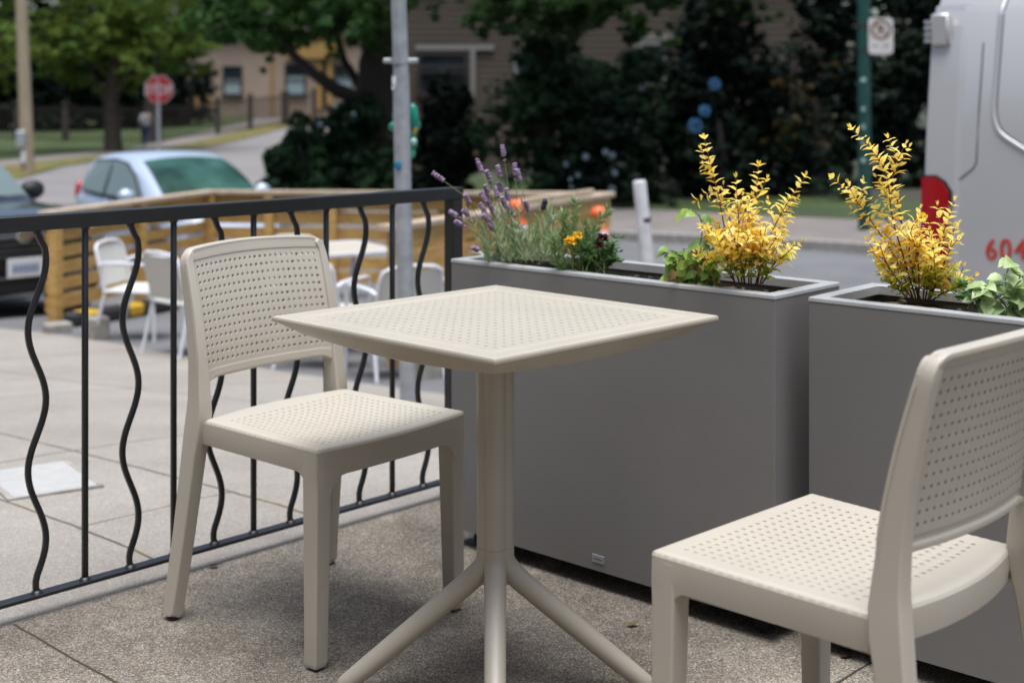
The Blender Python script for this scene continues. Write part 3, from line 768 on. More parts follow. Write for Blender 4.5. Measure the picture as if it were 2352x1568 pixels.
P2 = Vector((.6297, 2.866, 0)); a2 = math.atan2(-.303, .342)
make_planter(P1, a1, .977, .281, 'grey metal planter box behind the table, lavender at its far end', plate=.495)
make_planter(P2, a2, .98, .292, 'grey metal planter box at the right, behind the near chair')
# ------------------------------------------------------------------ plants in the planters
def leaf_tpl(kind):
    if kind == 'privet':   # pointed oval folded on its midrib, slightly wavy
        V = [(0, 0, 0), (.30, .25, .05), (.34, .62, .06), (0, 1, -.06), (-.34, .62, .06), (-.30, .25, .05), (0, .5, -.03)]
        F = [(0, 1, 6), (1, 2, 6), (2, 3, 6), (3, 4, 6), (4, 5, 6), (5, 0, 6)]
    elif kind == 'narrow':
        V = [(0, 0, 0), (.07, .35, .01), (.06, .7, .03), (0, 1, .08), (-.06, .7, .03), (-.07, .35, .01), (0, .5, -.015)]
        F = [(0, 1, 6), (1, 2, 6), (2, 3, 6), (3, 4, 6), (4, 5, 6), (5, 0, 6)]
    elif kind == 'broad':
        V = [(0, 0, 0), (.30, .06, .05), (.46, .34, .09), (.34, .68, .04), (0, 1.0, -.14), (-.34, .68, .04), (-.46, .34, .09), (-.30, .06, .05), (0, .35, -.03), (0, .7, -.05)]
        F = [(0, 1, 8), (1, 2, 8), (2, 9, 8), (2, 3, 9), (3, 4, 9), (4, 5, 9), (5, 6, 9), (6, 8, 9), (6, 7, 8), (7, 0, 8)]
    return [Vector(p) for p in V], F
TPL = {k: leaf_tpl(k) for k in ('privet', 'narrow', 'broad')}
def put_leaf(mb, kind, p, d, L, rnd, wid=1.0, mi=0, up=None, curl=0):
    V, F = TPL[kind]; y = Vector(d).normalized(); u = Vector(up) if up else Vector((rnd.uniform(-1, 1), rnd.uniform(-1, 1), rnd.uniform(.1, 1)))
    x = y.cross(u)
    if x.length < 1e-3: x = y.orthogonal()
    x.normalize(); z = x.cross(y)
    out = []
    for q in V:
        yy = q.y; zz = q.z-curl*yy*yy
        out.append(Vector(p)+x*q.x*L*wid+y*yy*L+z*zz*L)
    mb.add(out, F, mi)
def poly_pts(px, base_Y, dY=0.0, n=14):
    """stem given by picture points (u,v), standing at depth base_Y and leaning dY by its tip"""
    m_ = len(px); P = [W(u, v, base_Y+dY*i/(m_-1)) for i, (u, v) in enumerate(px)]; out = []
    for i in range(len(P)-1):
        p0 = P[max(i-1, 0)]; p1 = P[i]; p2 = P[i+1]; p3 = P[min(i+2, len(P)-1)]
        for k in range(n):
            t_ = k/n; out.append(.5*((2*p1)+(p2-p0)*t_+(2*p0-5*p1+4*p2-p3)*t_**2+(3*p1-p0-3*p2+p3)*t_**3))
    return out+[P[-1]]
def privet(name, label, stems, Y, seed, low_v):
    t = thing(name, label, 'shrub', W(stems[0][0][0][0], low_v, Y), group='golden privets in the planters'); O = t.location
    rnd = random.Random(seed); tw = MB(); lf = MB(); lo = MB()
    def clothe(P, L0, dens, ang0):
        acc = 0; a = ang0; total = sum((P[i+1]-P[i]).length for i in range(len(P)-1)); run = 0
        for i in range(len(P)-1):
            seg = P[i+1]-P[i]; acc += seg.length; run += seg.length; f = run/total
            if acc > dens:
                acc = 0; a += PI/2+rnd.uniform(-.3, .3)
                if f < .10: continue
                td = seg.normalized(); o1 = td.orthogonal().normalized(); o2 = td.cross(o1)
                for s in (0, PI):
                    dr = o1*math.cos(a+s)+o2*math.sin(a+s); dr.z += .15
                    L = L0*rnd.uniform(.75, 1.15)*(1 if f < .85 else 1.25-.5*f)
                    p = P[i]; low = (p.z-O.z) < .055+rnd.uniform(-.02, .03)
                    put_leaf(lo if low else lf, 'privet', p-O, td*rnd.uniform(.35, .9)+dr*.9, L, rnd, rnd.uniform(.6, .92), up=td*1.0+Vector((0, 0, .5)), curl=rnd.uniform(.05, .5))
        for s in range(3): put_leaf(lf, 'privet', P[-1]-O, (P[-1]-P[-3]).normalized()+Vector((rnd.uniform(-.5, .5), rnd.uniform(-.5, .5), .2)), L0*.5, rnd, .6)
    for px, dY, nb in stems:
        P = poly_pts(px, Y, dY); tw.tube([p-O for p in P], [.0016*(1-.75*i/len(P))+.0004 for i in range(len(P))], 5)
        clothe(P, .0270, .0112, rnd.uniform(0, 6))
        for b in range(nb):      # side shoots low on the stem
            i0 = int(len(P)*rnd.uniform(.12, .68)); p0 = P[i0]; L = rnd.uniform(.045, .095)*(1.15-i0/len(P)*.7)
            td = (P[min(i0+2, len(P)-1)]-P[i0]).normalized(); q = rnd.uniform(0, 2*PI); dv = Vector((math.cos(q)*.8, math.sin(q)*.7, 0)); dr = (td*.75+dv*.75).normalized()
            Q = [p0+dr*L*k/8+Vector((0, 0, .012*(k/8)**2)) for k in range(9)]; tw.tube([p-O for p in Q], [.0009*(1-.7*k/8)+.0003 for k in range(9)], 4)
            clothe(Q, .0235, .0112, rnd.uniform(0, 6))
    tw.build('stem', M['twig'], t, smooth=60); lf.build('foliage', M['l_yellow'], t, smooth=0); lo.build('lower_foliage', M['l_lime'], t, smooth=0)
    return t
privet('golden_privet', 'golden yellow privet rising from the right end of the middle planter', [
    ([(1700, 655), (1672, 560), (1650, 450), (1632, 380), (1618, 318)], .00, 5),
    ([(1705, 655), (1690, 560), (1668, 480), (1640, 440), (1600, 462)], .05, 5),
    ([(1710, 655), (1700, 560), (1695, 480), (1690, 408)], -.04, 6),
    ([(1720, 655), (1722, 560), (1735, 470), (1742, 380)], .05, 6),
    ([(1735, 655), (1762, 560), (1800, 480), (1850, 405)], -.03, 6),
    ([(1745, 655), (1768, 580), (1790, 520), (1812, 460)], .06, 5),
    ([(1690, 655), (1668, 590), (1640, 545), (1610, 520)], -.05, 5),
    ([(1750, 652), (1775, 610), (1795, 590), (1812, 578)], -.04, 4),
    ([(1690, 650), (1660, 610), (1632, 598), (1600, 590)], .02, 4),
    ([(1725, 655), (1725, 600), (1722, 540), (1716, 500)], .0, 6),
    ([(1712, 655), (1704, 610), (1690, 560), (1672, 520)], -.08, 6),
    ([(1740, 655), (1746, 610), (1752, 560), (1760, 520)], -.07, 6)], 3.01, 3, 660)
privet('golden_privet', 'taller golden yellow privet in the right planter, in front of the van', [
    ([(2100, 690), (2060, 600), (2010, 520), (1960, 455), (1912, 408)], .02, 4),
    ([(2105, 690), (2078, 600), (2050, 500), (2035, 400), (1998, 340), (1955, 295)], -.02, 5),
    ([(2110, 690), (2085, 580), (2065, 480), (2050, 400), (2055, 355), (2040, 318)], .04, 6),
    ([(2115, 690), (2100, 640), (2088, 570), (2094, 525), (2112, 500)], -.03, 4),
    ([(2125, 690), (2140, 610), (2165, 540), (2192, 462)], .02, 5),
    ([(2135, 690), (2162, 620), (2184, 570), (2205, 545)], -.04, 4),
    ([(2110, 690), (2110, 620), (2100, 560), (2085, 520)], -.06, 6),
    ([(2100, 690), (2060, 640), (2035, 600), (2020, 560)], -.05, 5),
    ([(2130, 690), (2146, 655), (2168, 632), (2190, 618)], .05, 3),
    ([(2140, 690), (2170, 670), (2195, 662), (2222, 655)], -.02, 4),
    ([(2120, 690), (2125, 630), (2130, 580), (2140, 540)], .05, 6),
    ([(2090, 690), (2060, 660), (2048, 640), (2040, 610)], .03, 4)], 2.83, 8, 700)
def lavender():
    Y = 3.50; t = thing('lavender_plant', 'lavender with purple flower spikes leaning over the railing post', 'plant', W(1185, 600, Y)); O = t.location; rnd = random.Random(12)
    st = MB(); fo = MB(); sp = MB(); dk = MB()
    heads = [((1155, 345), 28, 0), ((1100, 378), 34, 0), ((1005, 405), 34, 0), ((1122, 405), 36, 0), ((1145, 392), 28, 0), ((1183, 388), 30, 0), ((1190, 400), 28, 0), ((1117, 435), 28, 0), ((1110, 452), 30, 0), ((1140, 440), 26, 0),
             ((1148, 428), 24, 0), ((1165, 445), 30, 0), ((1156, 462), 26, 0), ((1108, 478), 30, 0), ((1125, 470), 26, 0), ((1115, 500), 24, 0), ((1072, 455), 24, 0), ((1040, 490), 24, 0), ((1052, 512), 20, 0), ((1068, 488), 20, 0),
             ((1135, 490), 20, 0), ((1208, 470), 18, 0), ((1250, 468), 26, 1), ((1090, 570), 24, 0), ((1128, 520), 18, 0), ((1170, 480), 20, 0)]
    for (u, v), L, dark in heads:
        bu = 1185+rnd.uniform(-45, 45)+(u-1185)*.12; dY = rnd.uniform(-.08, .08)
        if u == 1470: bu = 1400
        mid = (bu+(u-bu)*.42+rnd.uniform(-6, 6), 600+(v-600)*.55)
        P = poly_pts([(bu, 604), mid, (u, v)], Y, dY, 8); st.tube([p-O for p in P], .0009, 5)
        p1 = P[-1]; dr = (P[-1]-P[-4]).normalized(); Lm = L*Y/FPX
        tgt = dk if dark else sp
        nl = 5
        for i in range(nl):
            c = p1-dr*(Lm*.1)+dr*Lm*(i/nl-.35); r = .0052*(1.0-.35*abs(i/nl-.35))
            for k in range(7):
                q = 2*PI*k/7+i*.5; o1 = dr.orthogonal().normalized(); o2 = dr.cross(o1)
                tgt.ball(c+(o1*math.cos(q)+o2*math.sin(q))*r*.8+dr*rnd.uniform(-.001, .001)-O, rnd.uniform(.0028, .0044), 5, 4)
        if rnd.random() < .5:
            c = p1-dr*Lm*rnd.uniform(.75, 1.1)
            for k in range(4): sp.ball(c+Vector((rnd.uniform(-.004, .004), rnd.uniform(-.004, .004), rnd.uniform(-.003, .003)))-O, .0022, 5, 4)
        # sparse leaves up the stem
        for i in range(1, int(len(P)*.5)):
            if rnd.random() < .6: put_leaf(fo, 'narrow', P[i]-O, (P[i+1]-P[i]).normalized()+Vector((rnd.uniform(-.7, .7), rnd.uniform(-.7, .7), .1)), rnd.uniform(.018, .034), rnd, 1.1)
    for k in range(50):
        bu = rnd.uniform(1110, 1285); b = W(bu, 606, Y+rnd.uniform(-.09, .09)); h = rnd.uniform(.04, .16)*(1 if bu < 1260 else .7); ln = Vector(((bu-1195)/900+rnd.uniform(-.35, .35), rnd.uniform(-.3, .3), 1)).normalized()
        P = [b+ln*h*i/10+Vector(((bu-1195)/90*.01*(i/10)**2, 0, 0)) for i in range(11)]; st.tube([p-O for p in P], .0008, 4)
        for i in range(1, 11):
            for s in range(3): put_leaf(fo, 'narrow', P[i]-O, ln*.8+Vector((rnd.uniform(-.8, .8), rnd.uniform(-.8, .8), rnd.uniform(-.1, .3))), rnd.uniform(.018, .036), rnd, 1.0, curl=rnd.uniform(-.1, .2))
    st.build('stem', M['stemg'], t, smooth=60); fo.build('foliage', M['l_lav'], t, smooth=0); sp.build('flower_spike', M['purple'], t, smooth=60); dk.build('spent_flower_spike', M['purpled'], t, smooth=60)
lavender()
def rosemary():
    Y = 3.32; t = thing('rosemary_plant', 'upright green plant with needle leaves beside the lavender', 'plant', W(1320, 625, Y)); O = t.location; rnd = random.Random(5)
    st = MB(); fo = MB()
    for px in ([(1318, 625), (1322, 560), (1318, 510), (1322, 462)], [(1325, 625), (1345, 570), (1365, 520), (1398, 478)], [(1310, 625), (1295, 590), (1290, 550), (1298, 515)], [(1330, 625), (1350, 590), (1362, 555), (1372, 520)], [(1300, 625), (1280, 600), (1275, 570), (1270, 540)], [(1318, 620), (1308, 560), (1300, 520), (1290, 490)], [(1340, 622), (1345, 590), (1340, 550), (1350, 515)]):
        P = poly_pts(px, Y, rnd.uniform(-.05, .05), 14); st.tube([p-O for p in P], .0014, 5)
        for i in range(2, len(P)-1):
            td = (P[i+1]-P[i]).normalized()
            for s in range(4):
                q = rnd.uniform(0, 6.28); o1 = td.orthogonal().normalized(); o2 = td.cross(o1)
                put_leaf(fo, 'narrow', P[i]-O, td*.8+(o1*math.cos(q)+o2*math.sin(q))*.9, rnd.uniform(.016, .030), rnd, 1.0, curl=rnd.uniform(-.2, .3))
    st.build('stem', M['stemg'], t, smooth=60); fo.build('foliage', M['l_rose'], t, smooth=0)
rosemary()
def marigold(label, cu, cv, w, h, Y, seed, flowers, mt='l_mari', n=60):
    t = thing('marigold_plant', label, 'plant', W(cu, cv, Y)); O = t.location; rnd = random.Random(seed); st = MB(); fo = MB()
    for k in range(n):
        b = W(cu+rnd.uniform(-w, w)*.5, cv, Y+rnd.uniform(-.05, .05)); tip = W(cu+rnd.uniform(-w, w), cv-rnd.uniform(.3, 1)*h, Y+rnd.uniform(-.07, .07))
        P = [b.lerp(tip, i/6)+Vector((0, 0, .01*math.sin(PI*i/6))) for i in range(7)]; st.tube([p-O for p in P], .0011, 4); td = (tip-b).normalized()
        for i in range(2, 7):
            for s in range(5):
                q = rnd.uniform(0, 6.28); put_leaf(fo, 'narrow', P[i]-O, td*.4+Vector((math.cos(q), math.sin(q)*.8, rnd.uniform(-.2, .5))), rnd.uniform(.012, .022), rnd, 2.0, curl=.2)
    st.build('stem', M['stemg'], t, smooth=60); fo.build('foliage', M[mt], t, smooth=0)
    for (u, v, r, mn) in flowers:
        fb = MB(); c = W(u, v, Y-.05); stem = MB(); b = W(u+4, cv, Y-.02); stem.tube([b-O, b.lerp(c, .5)+Vector((.004, 0, 0))-O, c-O], .0013, 5); 
        for k in range(46):
            q = rnd.uniform(0, 6.28); el = rnd.uniform(-.2, 1.2); dr = Vector((math.cos(q)*math.cos(el), math.sin(q)*math.cos(el), math.sin(el))); put_leaf(fb, 'privet', c+dr*r*.25-O, dr, r*rnd.uniform(.7, 1.0), rnd, 1.2, curl=.3)
        f_ = fb.build('flower', M[mn], t, smooth=0); stem.build('flower_stem', M['stemg'], f_, smooth=60)
marigold('low dark green marigold with yellow and dark red flowers in the middle planter', 1365, 632, 58, 88, 3.325, 2, [(1310, 556, .015, 'marigold'), (1326, 543, .012, 'marigold'), (1384, 548, .014, 'darkred'), (1375, 565, .011, 'darkred')])
marigold('small sparse green marigold in the right planter beside the vine', 2245, 708, 50, 58, 2.73, 4, [(2262, 672, .010, 'l_wilt')], n=26)
def vine(name, label, base, Y, stems, sz, seed, mt, wilt=0, fill=0, box=None):
    t = thing(name, label, 'plant', W(*base, Y)); O = t.location; rnd = random.Random(seed); st = MB(); fo = MB(); wl = MB()
    for px in stems:
        P = poly_pts(px, Y, rnd.uniform(-.05, .05), 6); st.tube([p-O for p in P], .0015, 5)
        for i in range(2, len(P), 3):
            for s in range(2):
                q = rnd.uniform(0, 6.28); dr = Vector((math.cos(q), math.sin(q)*.8-.2, rnd.uniform(-.7, .3))); pb_ = P[i]+dr*.008; st.tube([P[i]-O, pb_-O], .0007, 4)
                put_leaf(fo, 'broad', pb_-O, dr, sz*rnd.uniform(.7, 1.15), rnd, rnd.uniform(.8, 1.05), up=(rnd.uniform(-.5, .5), -.6, 1), curl=rnd.uniform(0, .4))
    u0, v0, u1, v1 = box
    for k in range(fill):
        p = W(rnd.uniform(u0, u1), rnd.uniform(v0, v1), Y+rnd.uniform(-.07, .07)); q = rnd.uniform(0, 6.28)
        dr = Vector((math.cos(q), math.sin(q), rnd.uniform(-1.2, .1)))
        put_leaf(wl if rnd.random() < wilt else fo, 'broad', p-O, dr, sz*rnd.uniform(.5, .95), rnd, rnd.uniform(.6, 1), curl=rnd.uniform(0, .5))
        if k % 3 == 0: st.tube([p-O, Vector((rnd.uniform(-.02, .02), rnd.uniform(-.03, .03), 0))], .0008, 4)
    st.build('stem', M['stemg'], t, smooth=60); fo.build('foliage', M[mt], t, smooth=89)
    if wilt: wl.build('wilted_foliage', M['l_wilt'], t, smooth=89)
vine('leafy_vine', 'bushy green vine with some wilted leaves, left of the golden privet', (1600, 648), 3.125, [
    [(1605, 650), (1600, 590), (1612, 540), (1608, 500), (1590, 482)], [(1590, 650), (1565, 600), (1555, 580), (1542, 575)], [(1600, 650), (1580, 600), (1570, 570)], [(1610, 650), (1625, 600), (1630, 570), (1618, 545)], [(1585, 650), (1560, 620), (1545, 600)]],
     .036, 9, 'l_vine', wilt=.2, fill=190, box=(1545, 575, 1655, 655))
vine('pale_vine', 'pale green broad-leaved vine at the right edge of the picture', (2335, 716), 2.69, [
    [(2330, 720), (2318, 680), (2310, 650), (2315, 618), (2330, 600)], [(2325, 722), (2300, 690), (2275, 665), (2262, 655)], [(2340, 722), (2350, 670), (2356, 630)], [(2320, 722), (2290, 705), (2262, 692), (2245, 668)], [(2345, 722), (2370, 680), (2390, 650)], [(2330, 722), (2340, 700), (2352, 690)]],
     .037, 21, 'l_pale', wilt=.05, fill=14, box=(2300, 640, 2420, 715))
# ------------------------------------------------------------------ galvanised pole with its clamp and the green toy
Z1 = Vector((0, 0, 1))
def gp():
    Yp = 6.2; base = W(938, 920, Yp); base.z = gz(base.x, base.y)-.05; t = thing('metal_pole', 'leaning galvanised steel pole with a clamp behind the railing', 'pole', base); O = t.location
    a = W(938, 920, Yp); b = W(913, 0, Yp); dr = (b-a).normalized(); top = b+dr*1.2
    p = MB(); p.tube([base-O-dr*.1, a-O, W(926, 460, Yp)-O, W(921, 170, Yp)-O], .0385, 24); p.tube([W(921.3, 178, Yp)-O, top-O], .0355, 24); p.tube([W(921, 173, Yp)-O, W(921, 182, Yp)-O], .0392, 24)
    p.build('pole', M['galv'], t, smooth=60)
    c = W(918, 140, Yp)-O; cl = MB(); cl.tube([c-dr*.014, c+dr*.014], .0415, 24); cl.box(c+Vector((-.055, 0, 0)), (.04, .03, .022), bev=.004); cl.box(c+Vector((.06, 0, 0)), (.05, .03, .022), bev=.004)
    cl.tube([c+Vector((.075, -.03, 0)), c+Vector((.075, .03, 0))], .006, 8); cl.build('clamp', M['galv'], t)
    e = W(905, 188, Yp-.04)-O; st = MB(); st.box(e, (.018, .004, .045), bev=.001); st.box(W(903, 200, Yp-.04)-O, (.012, .004, .025), bev=.001); st.build('white_tag', M['white'], t)
    s2 = W(914, 380, Yp-.041)-O; bs = MB(); bs.ball(s2, .018, 10, 6, (1, .25, 1.3)); bs.build('blue_sticker', mat('teal_sticker', (.01, .18, .28), .5), t)
gp()
def toy():
    Yp = 6.36; t = thing('hanging_toy', 'teal green plastic toy tied to the far side of the galvanised pole', 'toy', W(938, 360, Yp)); O = t.location
    def q(u, v, dy=0): return W(u, v, Yp+dy)-O
    b = MB(); b.tube([q(948, 238), q(948, 246), q(950, 270), q(953, 292), q(950, 302)], [.006, .022, .025, .028, .018], 14); b.tube([q(930, 242), q(930, 250), q(931, 290), q(934, 330)], [.01, .03, .034, .03], 14)
    b.tube([q(912, 245), q(911, 262), q(912, 290), q(916, 300)], [.006, .02, .02, .01], 12); b.tube([q(938, 300), q(936, 340), q(934, 352)], [.04, .035, .02], 14)
    b.build('body', M['green'], t, smooth=70)
    for (u, v, r, m) in ((903, 291, .022, 'green'), (958, 286, .018, 'green'), (942, 352, .026, 'green2'), (948, 332, .022, 'green')):
        k = MB(); k.ball(q(u, v), r, 14, 10); k.build('knob', M[m], t, smooth=80)
    k = MB(); k.ball(q(949, 325, -.02), .018, 14, 10); k.build('pale_knob', mat('pale_green_knob', (.45, .72, .65), .3), t, smooth=80)
    k = MB(); k.tube([q(949, 308, -.02), q(957, 292, -.02)], .008, 8); k.build('yellow_tab', M['yellow'], t)
toy()
# ------------------------------------------------------------------ parklet fence
def TX(p): return Vector(p)
NLt = W(105, 484, 11.2); BLt = W(480, 436, 13.6); BRt = W(1400, 441, 13.1); NRt = W(905, 516, 8.6)
def fence_():
    O = Vector((BLt.x, BLt.y, gz(BLt.x, BLt.y))); t = thing('wooden_fence', 'slatted pine fence enclosing the street-side seating area', 'fence', O)
    hh = .93
    def side(A, B, posts, gaps, cap=True, hA=.93, hB=.93):
        d = (B-A); d.z = 0; L = d.length; d.normalize(); inn = Vector((d.y, -d.x, 0))
        for f in posts:
            p = A.lerp(B, f); z0 = min(p.z-.9, gz(p.x, p.y)); m = MB()
            m.bar(Vector((p.x, p.y, z0))+inn*.055-O, Vector((p.x, p.y, p.z-.045))+inn*.055-O, .09, .09, bev=.004, up=tuple(inn)); m.build('post', M['wood'], t)
        sl = MB(); zz = .045; i = 0
        for hgt, gp_ in gaps:
            a = A-Z1*(zz+hgt/2); b = B-Z1*(zz+hgt/2); sl.bar(a-O, b-O, .016, hgt, bev=.003); zz += hgt+gp_
        sl.build('slat_panel', M['wood'], t)
        if cap:
            c = MB(); c.bar(A-d*.05-Z1*.02+inn*.03-O, B+d*.05-Z1*.02+inn*.03-O, .15, .038, bev=.003); c.build('cap_board', M['woodcap'], t)
    g1 = [(.10, .038), (.085, .04), (.10, .036), (.10, .04), (.10, .04), (.12, 0)]
    side(NLt, BLt, (.02, .50, .97), g1)
    side(BLt, BRt+Vector((0, 0, 0)), (.16, .32, .48, .64, .82), [(.15, .02), (.12, .035), (.12, .02), (.12, .03), (.12, .02), (.12, .02)])
    side(BRt-Z1*.012, NRt, (.03, .36, .70, .97), [(.13, .03), (.13, .022), (.13, .03), (.12, .02), (.12, .02), (.12, 0)])
    cp = MB(); a = BRt.lerp(NRt, .12)+Z1*.03; b = BRt.lerp(NRt, .62)+Z1*.03; cp.tube([a-O, b-O], .026, 10); cp.build('handrail', M['woodcap'], t, smooth=60)
    return t
fence_()
def blk(name, c, s, rz, label, cat, m):
    b = MB(); z0 = c[2]; b.box((0, 0, s[2]/2), s, bev=.012); o = b.build(name, M[m]); o.location = c; o.rotation_euler = (0, 0, rz); return tag(o, label, cat)
for (u, v, Y, s, lab) in ((132, 775, 10.6, (.2, .14, .08), 'small concrete block under the left fence post'), (222, 790, 10.1, (.15, .15, .17), 'taller concrete block standing left of the white chairs'), (975, 905, 8.2, (.22, .25, .26), 'concrete block under the near end of the fence')):
    p = W(u, v, Y); blk('concrete_block', (p.x, p.y, gz(p.x, p.y)), s, .7, lab, 'block', 'concrete')
def wheelstop():
    A = W(158, 745, 11.05); B = W(420, 690, 12.9); A.z = gz(A.x, A.y)+.06; B.z = gz(B.x, B.y)+.06
    t = thing('wheel_stop', 'black rubber wheel stop with yellow stripes inside the fence', 'wheel stop', (A.x, A.y, A.z-.06)); O = t.location
    m = MB(); m.bar(A-O, B-O, .15, .12, bev=.03); m.build('body', M['rubber'], t)
    for f in (.05, .42, .82):
        k = MB(); k.bar(A.lerp(B, f)-O, A.lerp(B, f+.15)-O, .154, .124, bev=.03); k.build('yellow_stripe', M['yellow'], t)
wheelstop()
# ------------------------------------------------------------------ white patio chairs and tables
def white_chair(label):
    t = thing('patio_chair', label, 'chair', group='white metal chairs in the street-side seating area'); r = .013; wm = M['whitem']
    for s in (-1, 1):
        l = MB(); l.tube([(s*.25, .24, 0), (s*.25, .235, .25), (s*.25, .22, .44), (s*.255, .215, .60), (s*.255, .19, .645), (s*.255, .13, .655)], r, 10); l.build('leg', wm, t, smooth=60)
        l = MB(); l.tube([(s*.24, -.30, 0), (s*.235, -.24, .25), (s*.23, -.20, .43), (s*.225, -.22, .5)], r, 10); l.build('leg', wm, t, smooth=60)
        l = MB(); l.tube([(s*.255, .14, .655), (s*.255, -.05, .66), (s*.245, -.20, .655), (s*.225, -.245, .63)], .016, 10); l.build('arm', wm, t, smooth=60)
    f = MB(); f.tube([(-.225, -.21, .42), (-.222, -.235, .56), (-.215, -.285, .74), (-.20, -.30, .785), (-.15, -.308, .81), (0, -.312, .82), (.15, -.308, .81), (.20, -.30, .785), (.215, -.285, .74), (.222, -.235, .56), (.225, -.21, .42)], .014, 10); f.build('back_frame', wm, t, smooth=60)
    b = MB(); V = []
    for j in range(9):
        z = .46+.33*j/8; y = -.225-.075*((z-.46)/.33)
        for i in range(9): x = -.205+.41*i/8; V.append((x, y-.012*(1-(x/.2)**2), z))
    b.add(V, [(j*9+i, j*9+i+1, (j+1)*9+i+1, (j+1)*9+i) for j in range(8) for i in range(8)]); b.add([Vector(v)+Vector((0, -.006, 0)) for v in V], [(j*9+i, (j+1)*9+i, (j+1)*9+i+1, j*9+i+1) for j in range(8) for i in range(8)])
    b.build('backrest', M['weave'], t, smooth=60)
    s = MB(); s.box((0, .01, .43), (.46, .43, .02), bev=.008); s.build('seat', M['weave'], t)
    sf = MB(); sf.tube([(-.24, .225, .425), (.24, .225, .425)], .013, 8); sf.tube([(-.235, -.20, .425), (.235, -.20, .425)], .012, 8)
    for q in (-1, 1): sf.tube([(q*.245, .225, .425), (q*.235, -.20, .425)], .012, 8)
    sf.build('seat_frame', wm, t, smooth=60)
    return t
wc0 = white_chair('white metal chair at the far left of the seating, its woven back facing the fence')
def put(o, u, v, Y, ang):
    p = W(u, v, Y); o.location = (p.x, p.y, gz(p.x, p.y)-.005); o.rotation_euler = (0, 0, math.radians(ang)-PI/2); o.scale = (.92, .92, .90)
put(wc0, 325, 780, 10.2, -12)
for (u, v, Y, a, lab) in ((445, 815, 9.3, 48, 'white metal chair with its open back to the railing, left of the beige chair'), (905, 860, 8.25, 118, 'white metal chair behind the leaning galvanised pole'), (648, 760, 10.9, -100, 'white metal chair on the far side of the pale table'), (1015, 800, 9.4, 200, 'white metal chair at the right end, only its arm showing past the railing post'), (745, 850, 8.7, 70, 'white metal chair hidden behind the beige chair, its legs showing below')):
    c = copy_tree(wc0); c['label'] = lab; put(c, u, v, Y, a)
def ptable(u, v, Y, rz, label):
    p = W(u, v, Y); t = thing('patio_table', label, 'table', (p.x, p.y, gz(p.x, p.y)), rz); m = MB(); m.box((0, 0, .725), (.8, .7, .02), bev=.004); m.build('tabletop', M['tabletop'], t)
    e = MB(); 
    for a, b in (((-.41, -.36, .725), (.41, -.36, .725)), ((.41, -.36, .725), (.41, .36, .725)), ((.41, .36, .725), (-.41, .36, .725)), ((-.41, .36, .725), (-.41, -.36, .725))): e.bar(a, b, .022, .03, bev=.004)
    e.build('edge_band', M['whitem'], t)
    for x in (-.37, .37):
        for y in (-.32, .32): l = MB(); l.bar((x, y, 0), (x, y, .71), .035, .035, bev=.004, up=(0, 1, 0)); l.build('leg', M['whitem'], t)
ptable(745, 810, 9.6, .55, 'pale square patio table with a white edge behind the beige chair')
# ------------------------------------------------------------------ orange delineators and white bollard
def delin(u, v_top, Y, label):
    p = W(u, v_top, Y); z0 = gz(p.x, p.y); h = p.z-z0; t = thing('traffic_delineator', label, 'delineator', (p.x, p.y, z0), group='orange delineator posts')
    b = MB(); b.lathe([(.07, .03), (.07, h-.16), (.04, h-.13), (.035, h-.11), (.062, h-.085), (.068, h-.05), (.05, h-.01), (.01, h)], (0, 0, 0), 18); b.build('tube', M['orange'], t, smooth=60)
    f = MB(); f.lathe([(.17, 0), (.17, .03), (.06, .06)], (0, 0, 0), 8); f.build('base', M['rubber'], t)
    for a in (.12, .36): k = MB(); k.lathe([(.0705, h-a-.18), (.0715, h-a-.178), (.0715, h-a-.062), (.0705, h-a-.06)], (0, 0, 0), 18); k.build('reflective_band', M['white'], t, smooth=60)
delin(1188, 458, 9.6, 'orange delineator post with white bands behind the lavender')
delin(1376, 474, 10.2, 'orange delineator post with white bands at the right end of the fence')
def boll():
    Y = 9.0; a = W(1468, 413, Y); c = W(1487, 600, Y); dr = (c-a).normalized(); L = 1.35; b = a+dr*L; b.z
    o_ = thing('bollard', 'leaning scuffed white bollard behind the middle planter', 'bollard', b); m = MB(); P = [a-b+dr*.004, a-b+dr*.01, a-b+dr*.02, -dr*0]
    m.tube(P, [.032, .042, .045, .045], 20); m.build('tube', M['bollard'], o_, smooth=60)
    k = MB(); k.tube([W(1479, 500, Y)-b, W(1480.5, 510, Y)-b], .0458, 20); k.build('scuff_band', mat('scuff', (.09, .05, .06), .8), o_, smooth=60)
boll()
